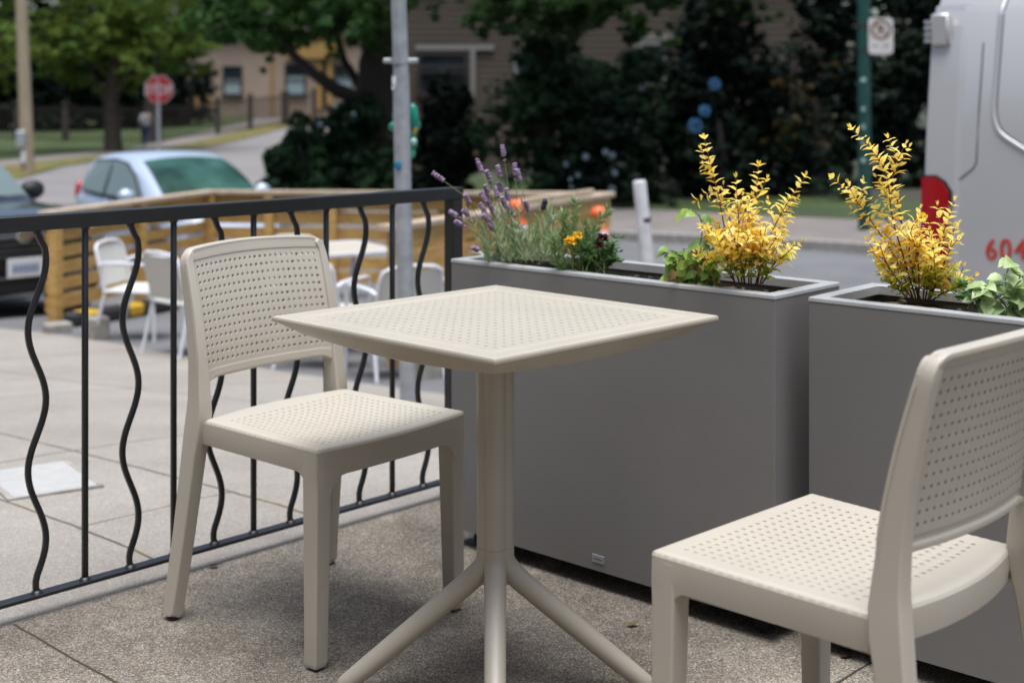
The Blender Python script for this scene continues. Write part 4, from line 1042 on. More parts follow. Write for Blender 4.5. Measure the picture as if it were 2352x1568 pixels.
# ------------------------------------------------------------------ vehicles
def car(name, label, cat, paint, st, wheels, wr, hw, origin, heading, z, greenhouse, roof_h, extras):
    """st: stations along local +x (front): (x, z_low, z_belt, hw_low, hw_belt). greenhouse: (x, z_roof, hw_roof) list"""
    t = thing(name, label, cat, (origin[0], origin[1], z), math.atan2(heading[1], heading[0]))
    b = MB(); n = len(st); V = []; K = 12
    for (x, zl, zb, hl, hb) in st:
        zm = zl+(zb-zl)*.62; zc = zb
        half = [(0, zl), (hl*.9, zl), (hl, zl+.06), (hl*1.015, zm), (hb+.02, zb-.06), (hb-.03, zc), (0, zc+.02)]
        ring = [(-y, zz) for y, zz in half[1:-1]][::1]
        full = half+[(-y, zz) for y, zz in half[1:-1]][::-1]
        for y, zz in full: V.append((x, y, zz))
    K = 12
    F = [(i*K+k, i*K+(k+1) % K, (i+1)*K+(k+1) % K, (i+1)*K+k) for i in range(n-1) for k in range(K)]+[tuple(range(K))[::-1], tuple((n-1)*K+k for k in range(K))]
    b.add(V, F)
    bo = b.build('body', M[paint], t, smooth=32); s = bo.modifiers.new('s', 'SUBSURF'); s.levels = s.render_levels = 1
    # greenhouse: list of (x, z_base, hw_base, z_roof, hw_roof)
    g_ = MB(); V = []
    for (x, zb, hb, zr, hr) in greenhouse: V += [(x, hb, zb), (x, hr+.02, zr-.05), (x, hr-.08, zr), (x, 0, zr+.025), (x, -hr+.08, zr), (x, -hr-.02, zr-.05), (x, -hb, zb)]
    m = len(greenhouse); g_.add(V, [(i*7+k, i*7+k+1, (i+1)*7+k+1, (i+1)*7+k) for i in range(m-1) for k in range(6)])
    go = g_.build('cabin', M[paint], t, smooth=40); s = go.modifiers.new('s', 'SUBSURF'); s.levels = s.render_levels = 1
    for x in wheels:
        for sy in (-1, 1):
            w = MB(); R = Matrix.Rotation(PI/2, 3, 'X'); c = (x, sy*(hw-.10), wr); w.lathe([(wr*.62, -.1), (wr*.93, -.1), (wr, -.07), (wr, .07), (wr*.93, .1), (wr*.62, .1)], c, 28, R); wo = w.build('wheel', M['tyre'], t, smooth=50)
            r = MB(); r.lathe([(.02, -.085), (wr*.6, -.085), (wr*.62, -.095), (wr*.62, .095), (wr*.6, .085), (.02, .085)], c, 28, R); r.build('rim', M['alloy'], wo, smooth=40)
            a = MB(); a.lathe([(wr*1.0, .0), (wr*1.14, .0), (wr*1.14, .05)], (x, sy*(hw-.03), wr+.01), 28, Matrix.Rotation(-sy*PI/2, 3, 'X')); a.build('wheel_arch', M['blackpl'], t, smooth=50)
    extras(t)
    return t
def quadglass(t, name, pts, m, off=.012, th=.006):
    """panel through 3d points, pushed outwards"""
    P = [Vector(p) for p in pts]; n = (P[1]-P[0]).cross(P[2]-P[0]).normalized(); c = sum(P, Vector())/len(P)
    if n.dot(c-Vector((c.x*.9-.2, 0, .6))) < 0: n = -n
    b = MB(); k = len(P); b.add([p+n*off for p in P]+[p+n*(off-th) for p in P], [tuple(range(k)), tuple(range(k, 2*k))[::-1]]+[(i, (i+1) % k, k+(i+1) % k, k+i) for i in range(k)])
    return b.build(name, M[m], t)
def curved_screen(t, xb, hb, zb, xt, ht, zt, bulge, m):
    b = MB(); V = []; n = 12; N_ = Vector((zt-zb, 0, xb-xt)).normalized()
    for j in range(n+1):
        for i in range(n+1):
            q = j/n; s = 2*i/n-1; h = hb+(ht-hb)*q; V.append(Vector((xb+(xt-xb)*q, s*h, zb+(zt-zb)*q))+N_*(.012+bulge*(1-s*s)*.55+bulge*.9*(4*q*(1-q))*.6)-Vector((.05*s*s, 0, 0)))
    b.add(V, [(j*(n+1)+i, j*(n+1)+i+1, (j+1)*(n+1)+i+1, (j+1)*(n+1)+i) for j in range(n) for i in range(n)])
    return b.build('windscreen', M[m], t, smooth=80)
# light blue hatchback
def blue_extras(t):
    for s in (-1, 1):
        quadglass(t, 'window_frame', [(-1.40, s*.76, .95), (.78, s*.80, .88), (.30, s*.69, 1.20), (-.02, s*.65, 1.36), (-.45, s*.64, 1.40), (-1.15, s*.63, 1.36)], 'blackpl', .05); quadglass(t, 'rear_side_window', [(-1.35, s*.775, .97), (-.50, s*.80, .93), (-.50, s*.655, 1.36), (-1.12, s*.64, 1.33)], 'glassl', .066)
        quadglass(t, 'front_side_window', [(-.42, s*.80, .93), (.70, s*.80, .91), (.30, s*.70, 1.18), (-.02, s*.66, 1.33), (-.42, s*.655, 1.37)], 'glassl', .066)
        m = MB(); m.ball((.52, s*.96, .98), .12, 12, 8, (.7, .9, .75)); m.bar((.50, s*.80, .94), (.52, s*.92, .95), .08, .04); m.build('mirror', M['bluecar'], t, smooth=60)
        h = MB(); h.ball((1.78, s*.60, .68), .16, 12, 8, (.9, .9, .6)); h.build('headlight', M['lamp'], t, smooth=60)
        h = MB(); h.ball((-1.72, s*.70, .90), .12, 12, 8, (.6, .6, 1.4)); h.build('taillight', M['redlamp'], t, smooth=60)
    curved_screen(t, 1.04, .66, .955, .17, .56, 1.385, .10, 'glassg')
    quadglass(t, 'rear_window', [(-1.78, .55, 1.02), (-1.78, -.55, 1.02), (-1.55, -.50, 1.36), (-1.55, .50, 1.36)], 'glass', .03)
    p = MB(); p.box((1.935, 0, .50), (.01, .32, .15)); p.build('number_plate', M['white'], t); gr = MB(); gr.box((1.925, 0, .38), (.03, .9, .14), bev=.02); gr.build('grille', M['blackpl'], t)
M['glassg'] = mat('green_glass_painted_trees', (.05, .13, .10), .35, spec=.06, col2=(.012, .035, .028), vscale=2.2)  # green tint, with reflected trees painted in as darker mottling
car('parked_car', 'light blue hatchback beyond the wooden fence', 'car', 'bluecar',
    [(-1.90, .32, .72, .55, .60), (-1.84, .25, .92, .74, .72), (-1.5, .2, .98, .84, .79), (-.8, .18, .95, .86, .82), (0, .18, .93, .86, .82), (.9, .18, .93, .86, .80), (1.35, .2, .88, .84, .76), (1.75, .24, .76, .76, .66), (1.92, .32, .60, .6, .5)],
    (-1.25, 1.22), .30, .86, (-4.45, 18.05), (.62, -.78), gz(-4.45, 18)+.0,
    [(-1.80, .90, .70, .98, .60), (-1.62, .93, .76, 1.36, .62), (-1.2, .95, .79, 1.46, .66), (-.5, .93, .81, 1.50, .68), (.05, .92, .81, 1.475, .67), (.55, .91, .80, 1.22, .70), (1.12, .90, .77, .93, .70)], 1.5, blue_extras)
# black suv
def suv_extras(t):
    for s in (-1, 1):
        quadglass(t, 'side_window', [(-1.9, s*.84, 1.08), (-.55, s*.86, 1.06), (-.55, s*.72, 1.52), (-1.7, s*.70, 1.50)], 'glass', .03)
        quadglass(t, 'side_window', [(-.45, s*.86, 1.06), (.48, s*.86, 1.05), (-.2, s*.72, 1.50), (-.45, s*.72, 1.54)], 'glass', .03)
        m = MB(); m.ball((.36, s*1.02, 1.12), .14, 14, 10, (.6, .95, .75)); m.bar((.34, s*.86, 1.06), (.36, s*.98, 1.08), .08, .05); m.build('mirror', M['blackpl'], t, smooth=60)
        h = MB(); h.ball((2.06, s*.70, .80), .2, 14, 8, (.7, 1.0, .5)); h.build('headlight', M['lamp'], t, smooth=60)
        h = MB(); h.ball((-2.2, s*.78, .95), .16, 12, 8, (.5, .6, 1.2)); h.build('taillight', M['redlamp'], t, smooth=60)
        f = MB(); f.ball((2.17, s*.66, .42), .085, 12, 8, (.5, 1, 1)); f.build('fog_light', M['lamp'], t, smooth=60)
    curved_screen(t, .84, .76, 1.07, -.02, .62, 1.545, .10, 'glassl')
    g_ = MB(); g_.box((2.20, 0, .74), (.06, 1.02, .22), bev=.03); go = g_.build('grille', M['blackpl'], t)
    for k in range(4):
        q = MB(); q.box((2.234, 0, .66+k*.053), (.01, .96, .012), bev=.003); q.build('grille_bar', M['seam'], go)
    e = MB(); e.lathe([(.001, 0), (.06, 0), (.075, .01), (.06, .02), (.001, .02)], (2.235, 0, .85), 24, Matrix.Rotation(PI/2, 3, 'Y')); e.build('emblem', M['chrome'], t, smooth=60)
    p = MB(); p.box((2.262, 0, .56), (.012, .34, .17), bev=.004); po = p.build('number_plate', M['white'], t)
    for k in range(6):
        q = MB(); q.box((2.271, -.105+k*.042, .555), (.003, .024, .07)); q.build('plate_mark', mat('plate_blue', (.08, .17, .38), .6) if k == 0 else bpy.data.materials['plate_blue'], po)
    bp = MB(); bp.box((2.20, 0, .40), (.10, 1.5, .16), bev=.05); bp.build('bumper_intake', M['blackpl'], t)
    for (yy, zz) in ((0, .47), (0, .30)): q = MB(); q.box((2.24, yy, zz), (.05, 1.2, .02), bev=.006); q.build('bumper_trim', M['seam'], t)
hx = Vector((.72, -.69, 0)).normalized(); pc = W(58, 608, 12.15)
o_ = Vector((pc.x, pc.y, 0))-hx*2.26
car('parked_suv', 'black sport utility car parked at the left edge', 'car', 'blackcar',
    [(-2.25, .4, .9, .7, .74), (-2.15, .3, 1.05, .86, .84), (-1.5, .25, 1.08, .93, .88), (0, .22, 1.07, .94, .89), (1.0, .22, 1.06, .94, .88), (1.5, .24, 1.04, .93, .85), (1.95, .28, .99, .88, .80), (2.16, .32, .92, .80, .72), (2.23, .40, .80, .66, .60)],
    (-1.4, 1.38), .36, .95, o_, hx, gz(o_.x, o_.y),
    [(-2.18, 1.0, .82, 1.06, .70), (-1.98, 1.04, .86, 1.48, .68), (-1.4, 1.06, .87, 1.64, .71), (-.7, 1.05, .88, 1.65, .73), (-.10, 1.05, .88, 1.61, .72), (.4, 1.04, .87, 1.32, .76), (.92, 1.03, .84, 1.06, .78)], 1.7, suv_extras)
# silver van: body side facing us
def van():
    A = Vector((2.13, 7.0, 0)); d = Vector((.72, -.69, 0)).normalized(); n = Vector((-d.y, d.x, 0)); # n points to the street
    z0 = -.75; t = thing('parked_van', 'silver cargo van with red numbers parked at the right', 'van', (A.x, A.y, z0), math.atan2(d.y, d.x)); L = 5.6
    # local: x along body from the rear, y to the street, z up.  side facing us: y=0
    b = MB(); prof = [(.06, .30), (.0, .42), (-.004, .95), (.0, 1.25), (.035, 1.75), (.11, 2.35), (.22, 2.50), (.5, 2.56)]
    full = [(y, z) for y, z in prof]+[(2.0-y, z) for y, z in prof[::-1]]
    xs_ = [(0, .0), (.05, 0), (3.9, 0), (4.5, .0), (5.0, 0), (5.55, 0)]
    V = []; k = len(full)
    for i, x in enumerate((0.012, .05, .4, 3.85, 4.05)):
        for (y, z) in full:
            yy = y; 
            if i == 0: yy = 1+(y-1)*.985
            V.append((x, yy, z))
    for (x, zt, sh) in ((4.6, 1.55, .96), (5.2, 1.25, .9), (5.55, .95, .8)):
        for (y, z) in full: V.append((x, 1+(y-1)*sh, .30+(z-.30)*(zt-.30)/(2.56-.30)))
    m = 8; F = [(i*k+j, i*k+(j+1) % k, (i+1)*k+(j+1) % k, (i+1)*k+j) for i in range(m-1) for j in range(k)]+[tuple(range(k))[::-1], tuple((m-1)*k+j for j in range(k))]
    b.add(V, F); b.build('body', M['vanpaint'], t, smooth=30)
    def side_y(z):
        for (y0, a), (y1, c) in zip(prof, prof[1:]):
            if z <= c: return y0+(y1-y0)*(z-a)/(c-a)
        return prof[-1][0]
    def s_u(u):    # local x of picture column u on the side plane
        kk = (u-1176)/FPX; return (kk*A.y-A.x)/(d.x-kk*d.y)
    def q(u, v, off=.0):
        s = s_u(u); Y = A.y+d.y*s; z = CH-(v-YH)*Y/FPX-z0; return Vector((s, side_y(z)-off, z))
    def line_(name, pts, w, m_, off=.001, parent=t, r=None):
        mb = MB(); P = [q(u, v, off) for u, v in pts]; mb.tube(P, w, 8); return mb.build(name, M[m_], parent, smooth=60)
    line_('panel_seam', [(2243, -60), (2241, 100), (2239, 250), (2238, 375), (2230, 388), (2186, 424)], .0035, 'seam')
    # pressed window panel with rounded lower corner and a bright rolled edge
    cr = [(2300, -80), (2284, -25), (2278, 0), (2277, 60), (2275, 150), (2273, 240), (2276, 275), (2286, 300), (2305, 318), (2352, 348), (2420, 390)]
    P = []
    for i in range(len(cr)-1):
        p0 = Vector(cr[max(i-1, 0)]); p1 = Vector(cr[i]); p2 = Vector(cr[i+1]); p3 = Vector(cr[min(i+2, len(cr)-1)])
        for k_ in range(6): t_ = k_/6; P.append(tuple(.5*((2*p1)+(p2-p0)*t_+(2*p0-5*p1+4*p2-p3)*t_**2+(3*p1-p0-3*p2+p3)*t_**3)))
    mb = MB(); mb.tube([q(u, v, -.004) for u, v in P], .014, 10); mb.build('panel_bead', M['vanpaint'], t, smooth=70)
    line_('panel_groove', [(u+7, v-5) for u, v in P], .0028, 'seam', .0)
    # raised rear corner strip
    mb = MB(); V = []; zs = [.95, 1.2, 1.45, 1.7, 1.95, 2.2, 2.4]
    for z in zs: V += [(.004, side_y(z)-.002, z), (.012, side_y(z)-.014, z), (.17, side_y(z)-.014, z), (.20, side_y(z)+.001, z)]
    mb.add(V, [(i*4+j, i*4+j+1, (i+1)*4+j+1, (i+1)*4+j) for i in range(len(zs)-1) for j in range(3)]); mb.build('corner_panel', M['vanpaint'], t, smooth=25)
    # hinge
    h = MB(); c = q(2141, 68, .03); h.box(c+Vector((.015, 0, 0)), (.10, .05, .17), bev=.018); ho = h.build('door_hinge', M['vanpaint'], t, smooth=40)
    k_ = MB(); c2 = q(2122, 72, .03); k_.tube([c2+Vector((-.005, 0, -.055)), c2+Vector((-.005, 0, .055))], .022, 12); 
    for zz in (-.05, -.018, .018, .05): k_.tube([c2+Vector((-.005, 0, zz-.008)), c2+Vector((-.005, 0, zz+.008))], .028, 12)
    k_.build('hinge_pin', M['galv'], ho, smooth=40)
    # tail light
    pts = [(2122, 402), (2150, 402), (2172, 416), (2188, 440), (2190, 520), (2190, 660), (2188, 700), (2124, 700)]
    def lamp_(name, pts, off, m_, th):
        mb = MB(); P = [q(u, v, off) for u, v in pts]; P2 = [q(u, v, off-th) for u, v in pts]; k = len(P); mb.add(P+P2, [tuple(range(k)), tuple(range(k, 2*k))[::-1]]+[(i, (i+1) % k, k+(i+1) % k, k+i) for i in range(k)]); return mb.build(name, M[m_], t, smooth=30)
    lamp_('lamp_housing', pts, .016, 'blackpl', .03)
    tl = lamp_('tail_light', [(2118, 407), (2146, 407), (2166, 421), (2180, 444), (2182, 560), (2182, 690), (2118, 690)], .024, 'redlamp', .03)
    # figures and phone number start
    s = s_u(2262); Y = A.y+d.y*s
    for (u, ch_) in ((2278, '6'), (2311, '0'), (2345, '4'), (2394, '-')):
        c = q(u, 571, .003); Mx = frame(c, (1, 0, 0), (0, 0, 1)); tm_ = text_mb(ch_, .105, Mx, .0015, .86)
        for dx, dz in ((-.0028, .0004), (.0028, .0008)):
            m2 = text_mb(ch_, .105, Mx @ Matrix.Translation((dx, 0, dz)), .0015, .86); tm_.add(m2.v, m2.f)
        tm_.build('red_number', M['redtext'], t, smooth=0)
    bu = MB(); bu.box((-.02, 1, .48), (.10, 1.9, .20), bev=.03); bu.build('rear_bumper', M['blackpl'], t)
    rd = MB(); rd.box((0.006, 1.0, 1.45), (.012, 1.70, 1.7), bev=.004); rd.build('rear_door', M['vanpaint'], t)
    sk = MB(); sk.box((2.6, .02, .62), (2.6, .03, .12), bev=.01); sk.build('rub_strip', M['blackpl'], t)
    for x in (1.05, 4.65):
        for y in (.10, 1.90):
            w = MB(); R = Matrix.Rotation(PI/2, 3, 'X'); w.lathe([(.2, -.11), (.33, -.11), (.35, -.08), (.35, .08), (.33, .11), (.2, .11)], (x, y+(.02 if y < 1 else -.02), .35), 28, R); wo = w.build('wheel', M['tyre'], t, smooth=50)
            r = MB(); r.lathe([(.03, -.12), (.2, -.115), (.2, .115), (.03, .12)], (x, y, .35), 24, R); r.build('rim', M['alloy'], wo, smooth=40)
    for y, nn in ((-.004, 1), (2.004, 1)):
        g_ = MB(); g_.box((4.15, y+(.06 if y < 1 else -.06), 1.75), (.62, .02, .5), bev=.008); g_.build('cab_window', M['glass'], t)
    ws = MB(); ws.bar((4.08, 1, 2.42), (4.62, 1, 1.55), 1.7, .02, up=(1, 0, 1)); ws.build('windscreen', M['glass'], t)
van()
# ------------------------------------------------------------------ street poles and signs
def upole():
    Y = 37.5; a = W(64, 398, Y); b = W(47, -40, Y); z = gz(a.x, a.y); t = thing('utility_pole', 'weathered wooden utility pole at the left edge', 'pole', (a.x, a.y, z)); O = t.location; dr = (b-a).normalized()
    m = MB(); m.tube([a-dr*.6-O, a-O, b-O, b+dr*3-O], [.19, .185, .155, .14], 18); m.build('pole', M['utility'], t, smooth=60)
    c = W(49, 320, Y-.2)-O; q = MB(); q.box(c, (.26, .2, .46), bev=.03); q.build('meter_box', M['galv'], t); q = MB(); q.tube([W(55, 300, Y-.2)-O, W(56, 375, Y-.2)-O], .04, 8); q.box(W(54, 362, Y-.2)-O, (.12, .1, .3), bev=.02); q.build('conduit', M['white'], t)
upole()
def stop():
    Y = 36.0; c = W(365, 206, Y); z = gz(c.x, c.y); t = thing('stop_sign', 'red octagonal stop sign on a grey post', 'sign', (c.x, c.y, z)); O = t.location
    p = MB(); p.tube([Vector((0, .03, -.1)), Vector((-.03, .03, c.z-z+.30))], .045, 10); p.build('post', M['galv'], t, smooth=60)
    R = .375/math.cos(PI/8); Mx = frame(c-O, (1, .06, 0), (0, 0, 1))
    w = MB(); w.prism([(R*math.cos(PI/8+k*PI/4), R*math.sin(PI/8+k*PI/4)) for k in range(8)], .004, Mx); wo = w.build('sign_border', mat('shade_dimmed_white', (.40, .38, .38), .6), t, smooth=0)  # border and lettering white darkened: shade on the sign painted in
    r = MB(); Mx2 = Mx @ Matrix.Translation((0, 0, .0045)); R2 = R*.94; r.prism([(R2*math.cos(PI/8+k*PI/4), R2*math.sin(PI/8+k*PI/4)) for k in range(8)], .004, Mx2); r.build('sign_face', M['signred'], t, smooth=0)
    text_mb('STOP', .25, Mx @ Matrix.Translation((0, 0, .010)), .002, .86, offset=.008).build('lettering', bpy.data.materials['shade_dimmed_white'], t, smooth=0)
stop()
def parksign():
    Y = 18.6; u0, u1 = 1984, 1975; b = W(1986, 480, Y); z = gz(b.x, b.y)+.12; top = W(1982, -40, Y); t = thing('sign_post', 'dark green street pole carrying the parking sign', 'pole', (b.x, b.y, z)); O = t.location
    p = MB(); p.tube([Vector((0, 0, 0)), top-O+Vector((0, 0, 2))], .088, 18); p.build('pole', M['greenpole'], t, smooth=60)
    for v, w in ((185, 14), (252, 9), (293, 9), (370, 12), (330, 8)):
        s = MB(); c = W(1983, v, Y-.092)-O; s.ball(c, .045, 8, 5, (w/14, .15, .8)); s.build('sticker', mat('faded_sticker', (.3, .42, .40), .6) if v == 185 else bpy.data.materials['faded_sticker'], t)
    for v in (60, 115): s = MB(); s.tube([W(1983, v, Y)-O+Vector((0, 0, -.02)), W(1983, v, Y)-O+Vector((0, 0, .02))], .093, 18); s.build('strap', M['iron'], t)
    c = W(2023, 83, Y-.10); t2 = thing('parking_sign', 'small white parking sign with a red ring and two arrows', 'sign', c); Mx = frame((0, 0, 0), (1, .05, 0), (0, 0, 1)); 
    def rr(w, h, r):
        P = []
        for cx, cy, q in ((w/2-r, h/2-r, 0), (-w/2+r, h/2-r, PI/2), (-w/2+r, -h/2+r, PI), (w/2-r, -h/2+r, 1.5*PI)):
            for k in range(5): P.append((cx+r*math.cos(q+PI/2*k/4), cy+r*math.sin(q+PI/2*k/4)))
        return P
    s = MB(); s.prism(rr(.345, .50, .05), .004, Mx); s.build('sign_plate', mat('aged_white_sign', (.74, .73, .70), .5, col2=(.60, .56, .48), vscale=6), t2, smooth=0)
    bd = MB(); bd.prism(rr(.32, .475, .045), .001, Mx @ Matrix.Translation((0, 0, -.003))); 
    rg = MB(); V = []; n = 48
    for r, z_ in ((.142, .0045), (.142, .0065), (.105, .0065), (.105, .0045)):
        for k in range(n): q = 2*PI*k/n; V.append(Mx @ Vector((r*math.cos(q), r*math.sin(q)+.085, z_)))
    rg.add(V, [(i*n+k, i*n+(k+1) % n, (i+1)*n+(k+1) % n, (i+1)*n+k) for i in range(3) for k in range(n)]); rg.build('ring', mat('faded_sign_red', (.34, .10, .07), .6, col2=(.16, .11, .06), vscale=5), t2, smooth=40)
    bs = MB(); bs.prism([(.073, -.085), (.09, -.068), (-.073, .085), (-.09, .068)], .002, Mx @ Matrix.Translation((0, .085, .0066))); bs.build('bar', bpy.data.materials['faded_sign_red'], t2, smooth=0)
    text_mb('P', .13, Mx @ Matrix.Translation((0, .085, .0052)), .0006, 1, offset=.004).build('letter', mat('faded_sign_black', (.06, .05, .03), .6), t2, smooth=0)
    for sx in (-1, 1):
        ar = MB(); ar.prism([(0, -.012), (.05, -.012), (.05, -.030), (.088, 0), (.05, .030), (.05, .012), (0, .012)][::1], .001, Mx @ Matrix.Translation((sx*.035, -.135, .0045)) @ Matrix.Diagonal((sx*.9, .9, 1, 1))); ar.build('arrow', mat('faded_arrow', (.27, .26, .23), .6) if sx < 0 else bpy.data.materials['faded_arrow'], t2, smooth=0)
parksign()
# ------------------------------------------------------------------ pedestrian
def person():
    Y = 54.0; f = W(335, 345, Y); z = gz(f.x, f.y)+.07; H_ = 1.60; t = thing('person', 'person in a white shirt and blue jeans walking past the stop sign', 'person', (f.x, f.y, z), math.radians(100)); k = H_/1.75
    def skin(name, V, E, R, m, lv=2):
        me = bpy.data.meshes.new(name); me.from_pydata([Vector(v)*k for v in V], E, []); o = bpy.data.objects.new(name, me); COL.objects.link(o)
        md = o.modifiers.new('s', 'SKIN'); 
        if not me.skin_vertices:
            bpy.context.view_layer.objects.active = o
        for i, r in enumerate(R):
            me.skin_vertices[0].data[i].radius = (r[0]*k, r[1]*k) if isinstance(r, tuple) else (r*k, r*k)
        me.skin_vertices[0].data[0].use_root = True
        o.modifiers.new('b', 'SUBSURF').levels = lv; o.modifiers['b'].render_levels = lv
        dg = bpy.context.evaluated_depsgraph_get(); m2 = bpy.data.meshes.new_from_object(o.evaluated_get(dg)); bpy.data.objects.remove(o)
        for p in m2.polygons: p.use_smooth = True
        m2.materials.clear(); m2.materials.append(m); o = bpy.data.objects.new(name, m2); COL.objects.link(o); o.parent = t; return o
    # local: +x forward, y left
    V = [(0, 0, .95), (.01, 0, 1.12), (.015, 0, 1.30), (.01, 0, 1.42), (.02, 0, 1.50), (.03, 0, 1.60), (.035, 0, 1.68),
         (0, .09, .90), (.10, .10, .50), (.00, .10, .10), (.13, .10, .04), (0, -.09, .90), (-.08, -.09, .50), (-.28, -.09, .14), (-.18, -.09, .05),
         (0, .18, 1.40), (-.08, .22, 1.14), (.02, .21, .92), (.04, .21, .84), (0, -.18, 1.40), (.10, -.21, 1.16), (.26, -.18, 1.02), (.32, -.17, .98)]
    E = [(0, 1), (1, 2), (2, 3), (3, 4), (4, 5), (5, 6), (0, 7), (7, 8), (8, 9), (9, 10), (0, 11), (11, 12), (12, 13), (13, 14), (3, 15), (15, 16), (16, 17), (17, 18), (3, 19), (19, 20), (20, 21), (21, 22)]
    R = [(.13, .10), (.12, .09), (.14, .10), .09, .05, (.085, .095), (.07, .08), .085, .06, .04, .035, .085, .06, .04, .035, .055, .04, .03, .028, .055, .04, .03, .028]
    skin('body', V, E, R, M['skin'])
    Vs = [(0, 0, .92), (.01, 0, 1.12), (.015, 0, 1.30), (.01, 0, 1.43), (0, .18, 1.40), (-.08, .22, 1.14), (.01, .212, .97), (0, -.18, 1.40), (.10, -.21, 1.16), (.24, -.184, 1.035)]
    skin('shirt', Vs, [(0, 1), (1, 2), (2, 3), (3, 4), (4, 5), (5, 6), (3, 7), (7, 8), (8, 9)], [(.155, .13), (.15, .115), (.165, .125), .10, .075, .058, .045, .075, .058, .045], M['shirt'])
    Vj = [(0, 0, .95), (0, .09, .88), (.10, .10, .50), (.0, .10, .11), (0, -.09, .88), (-.08, -.09, .50), (-.28, -.09, .16)]
    skin('jeans', Vj, [(0, 1), (1, 2), (2, 3), (0, 4), (4, 5), (5, 6)], [(.145, .115), .10, .078, .062, .10, .078, .062], M['jeans'])
    h = MB(); h.ball((.015*k, 0, 1.66*k), .112*k, 14, 10, (1, .92, 1.12)); h.build('hair', M['hair'], t, smooth=80)
    for (x, y, zz) in ((.06, .10, .03), (-.24, -.09, .09)):
        s = MB(); s.ball((x*k, y*k, zz*k), .10*k, 12, 8, (1.3, .5, .4)); s.build('shoe', M['white'], t, smooth=70)
person()
# ------------------------------------------------------------------ trees and shrubs
def crown(name, blobs, leaf, m, parent, seed, flat=.5, loc=Vector(), more=None):
    """blobs: (centre, (rx,ry,rz), n).  each blob holds leaf clumps; returns one mesh of leaf-sized quads"""
    rg = np.random.default_rng(seed); VV = []; MI = []; mats = [m]
    work = [(x, 0) for x in blobs]
    for bl_, m_ in (more or []): mats.append(m_); work += [(x, len(mats)-1) for x in bl_]
    for (c, r, n), mi_ in work:
        MI += [mi_]*n
        c = np.array(c)-np.array(loc); r = np.array(r)
        ncl = max(6, n//26); d = rg.normal(size=(ncl, 3)); d /= np.linalg.norm(d, axis=1)[:, None]
        rad = rg.uniform(.35, 1, ncl)**.5; cc = c+d*rad[:, None]*r
        cs = rg.uniform(.10, .26, ncl)*r.mean()
        k = rg.integers(0, ncl, n); off = rg.normal(size=(n, 3))*.55*cs[k][:, None]; P = cc[k]+off*np.array([1, 1, .6])
        up = d[k]*.7+rg.normal(size=(n, 3))*.6+np.array([0, 0, .6]); up /= np.linalg.norm(up, axis=1)[:, None]
        a = np.cross(up, rg.normal(size=(n, 3))); a /= np.linalg.norm(a, axis=1)[:, None]; b = np.cross(up, a)
        s = leaf*rg.uniform(.6, 1.3, n)[:, None]
        q = np.stack([P-a*s*.5, P-b*s*.30+up*s*.06, P+a*s*.5, P+b*s*.30+up*s*.06], axis=1)
        VV.append(q.reshape(-1, 3))
    V = np.concatenate(VV); F = np.arange(len(V)).reshape(-1, 4)
    return quads_obj(name, V, F, mats, parent, mi=MI)
def blobline(u0, v0, u1, v1, Y, n, r, cnt, seed, dY=1.5, jit=20):
    rd = random.Random(seed); out = []
    for i in range(n):
        u = rd.uniform(u0, u1); v = rd.uniform(v0, v1); p = W(u, v, Y+rd.uniform(-dY, dY)); rr = r*rd.uniform(.7, 1.25); out.append((p, (rr, rr*.9, rr*.7), cnt))
    return out
def tree(name, label, base, trunk, branches, blobs, leaf, ml, mb_, seed, group=None, cat='tree', extra=None):
    t = thing(name, label, cat, base, group=group); O = t.location
    tk = MB(); tk.tube([Vector(p)-O for p, r in trunk], [r for p, r in trunk], 12)
    for br in branches: tk.tube([Vector(p)-O for p, r in br], [r for p, r in br], 8)
    if trunk: tk.build('trunk', M[mb_], t, smooth=60)
    crown('crown', blobs, leaf, M[ml], t, seed, loc=O, more=[(extra, M['l_autumn'])] if extra else None)
    return t
def gp_(u, Y): p = W(u, 300, Y); return Vector((p.x, p.y, gz(p.x, p.y)))
# left maple (light lower skirt, darker above)
Yt = 50
b0_ = gp_(262, Yt)
tree('street_tree', 'pale green street tree behind the stop sign, its trunk leaning apart low down', b0_, [(b0_-Z1*.3, .38), (W(258, 300, Yt), .30), (W(255, 240, Yt), .27), (W(262, 150, Yt), .22), (W(270, 40, Yt), .16), (W(280, -80, Yt), .1)],
     [[(W(254, 250, Yt), .16), (W(235, 215, Yt), .12), (W(200, 140, Yt+.5), .08), (W(150, 60, Yt+1), .05)], [(W(258, 230, Yt), .15), (W(300, 150, Yt), .1), (W(360, 60, Yt), .06)]],
     blobline(110, 60, 320, 165, Yt, 11, 1.05, 750, 1, 1.5)+blobline(60, -60, 460, 90, Yt, 14, 1.5, 800, 2, 1.5)+blobline(300, 60, 470, 170, Yt+.5, 8, .95, 600, 4, 1.5)+blobline(0, -160, 560, -30, Yt, 10, 2.1, 600, 3, 2.5)+[(W(235, 190, Yt), (.5, .5, .45), 300), (W(165, 180, Yt), (.6, .5, .4), 320), (W(290, 190, Yt), (.5, .5, .4), 260)], .20, 'l_maple', 'bark', 11,
     extra=blobline(150, 60, 330, 215, Yt, 4, .35, 22, 77, 1))
Yt = 47; b0_ = gp_(-60, Yt)
tree('street_tree', 'yellowish tree overhanging the wooden utility pole from the left', b0_, [(b0_-Z1*.3, .3), (W(-60, 100, Yt), .22), (W(-50, -60, Yt), .12)], [[(W(-60, 150, Yt), .12), (W(10, 60, Yt), .06)]],
     blobline(-120, -80, 60, 110, Yt, 12, 1.2, 600, 5, 1.5)+[(W(15, 150, Yt), (.6, .6, .5), 420), (W(75, 110, Yt), (.5, .5, .4), 260), (W(20, 195, Yt), (.35, .35, .25), 120)], .20, 'l_maple', 'bark', 12)
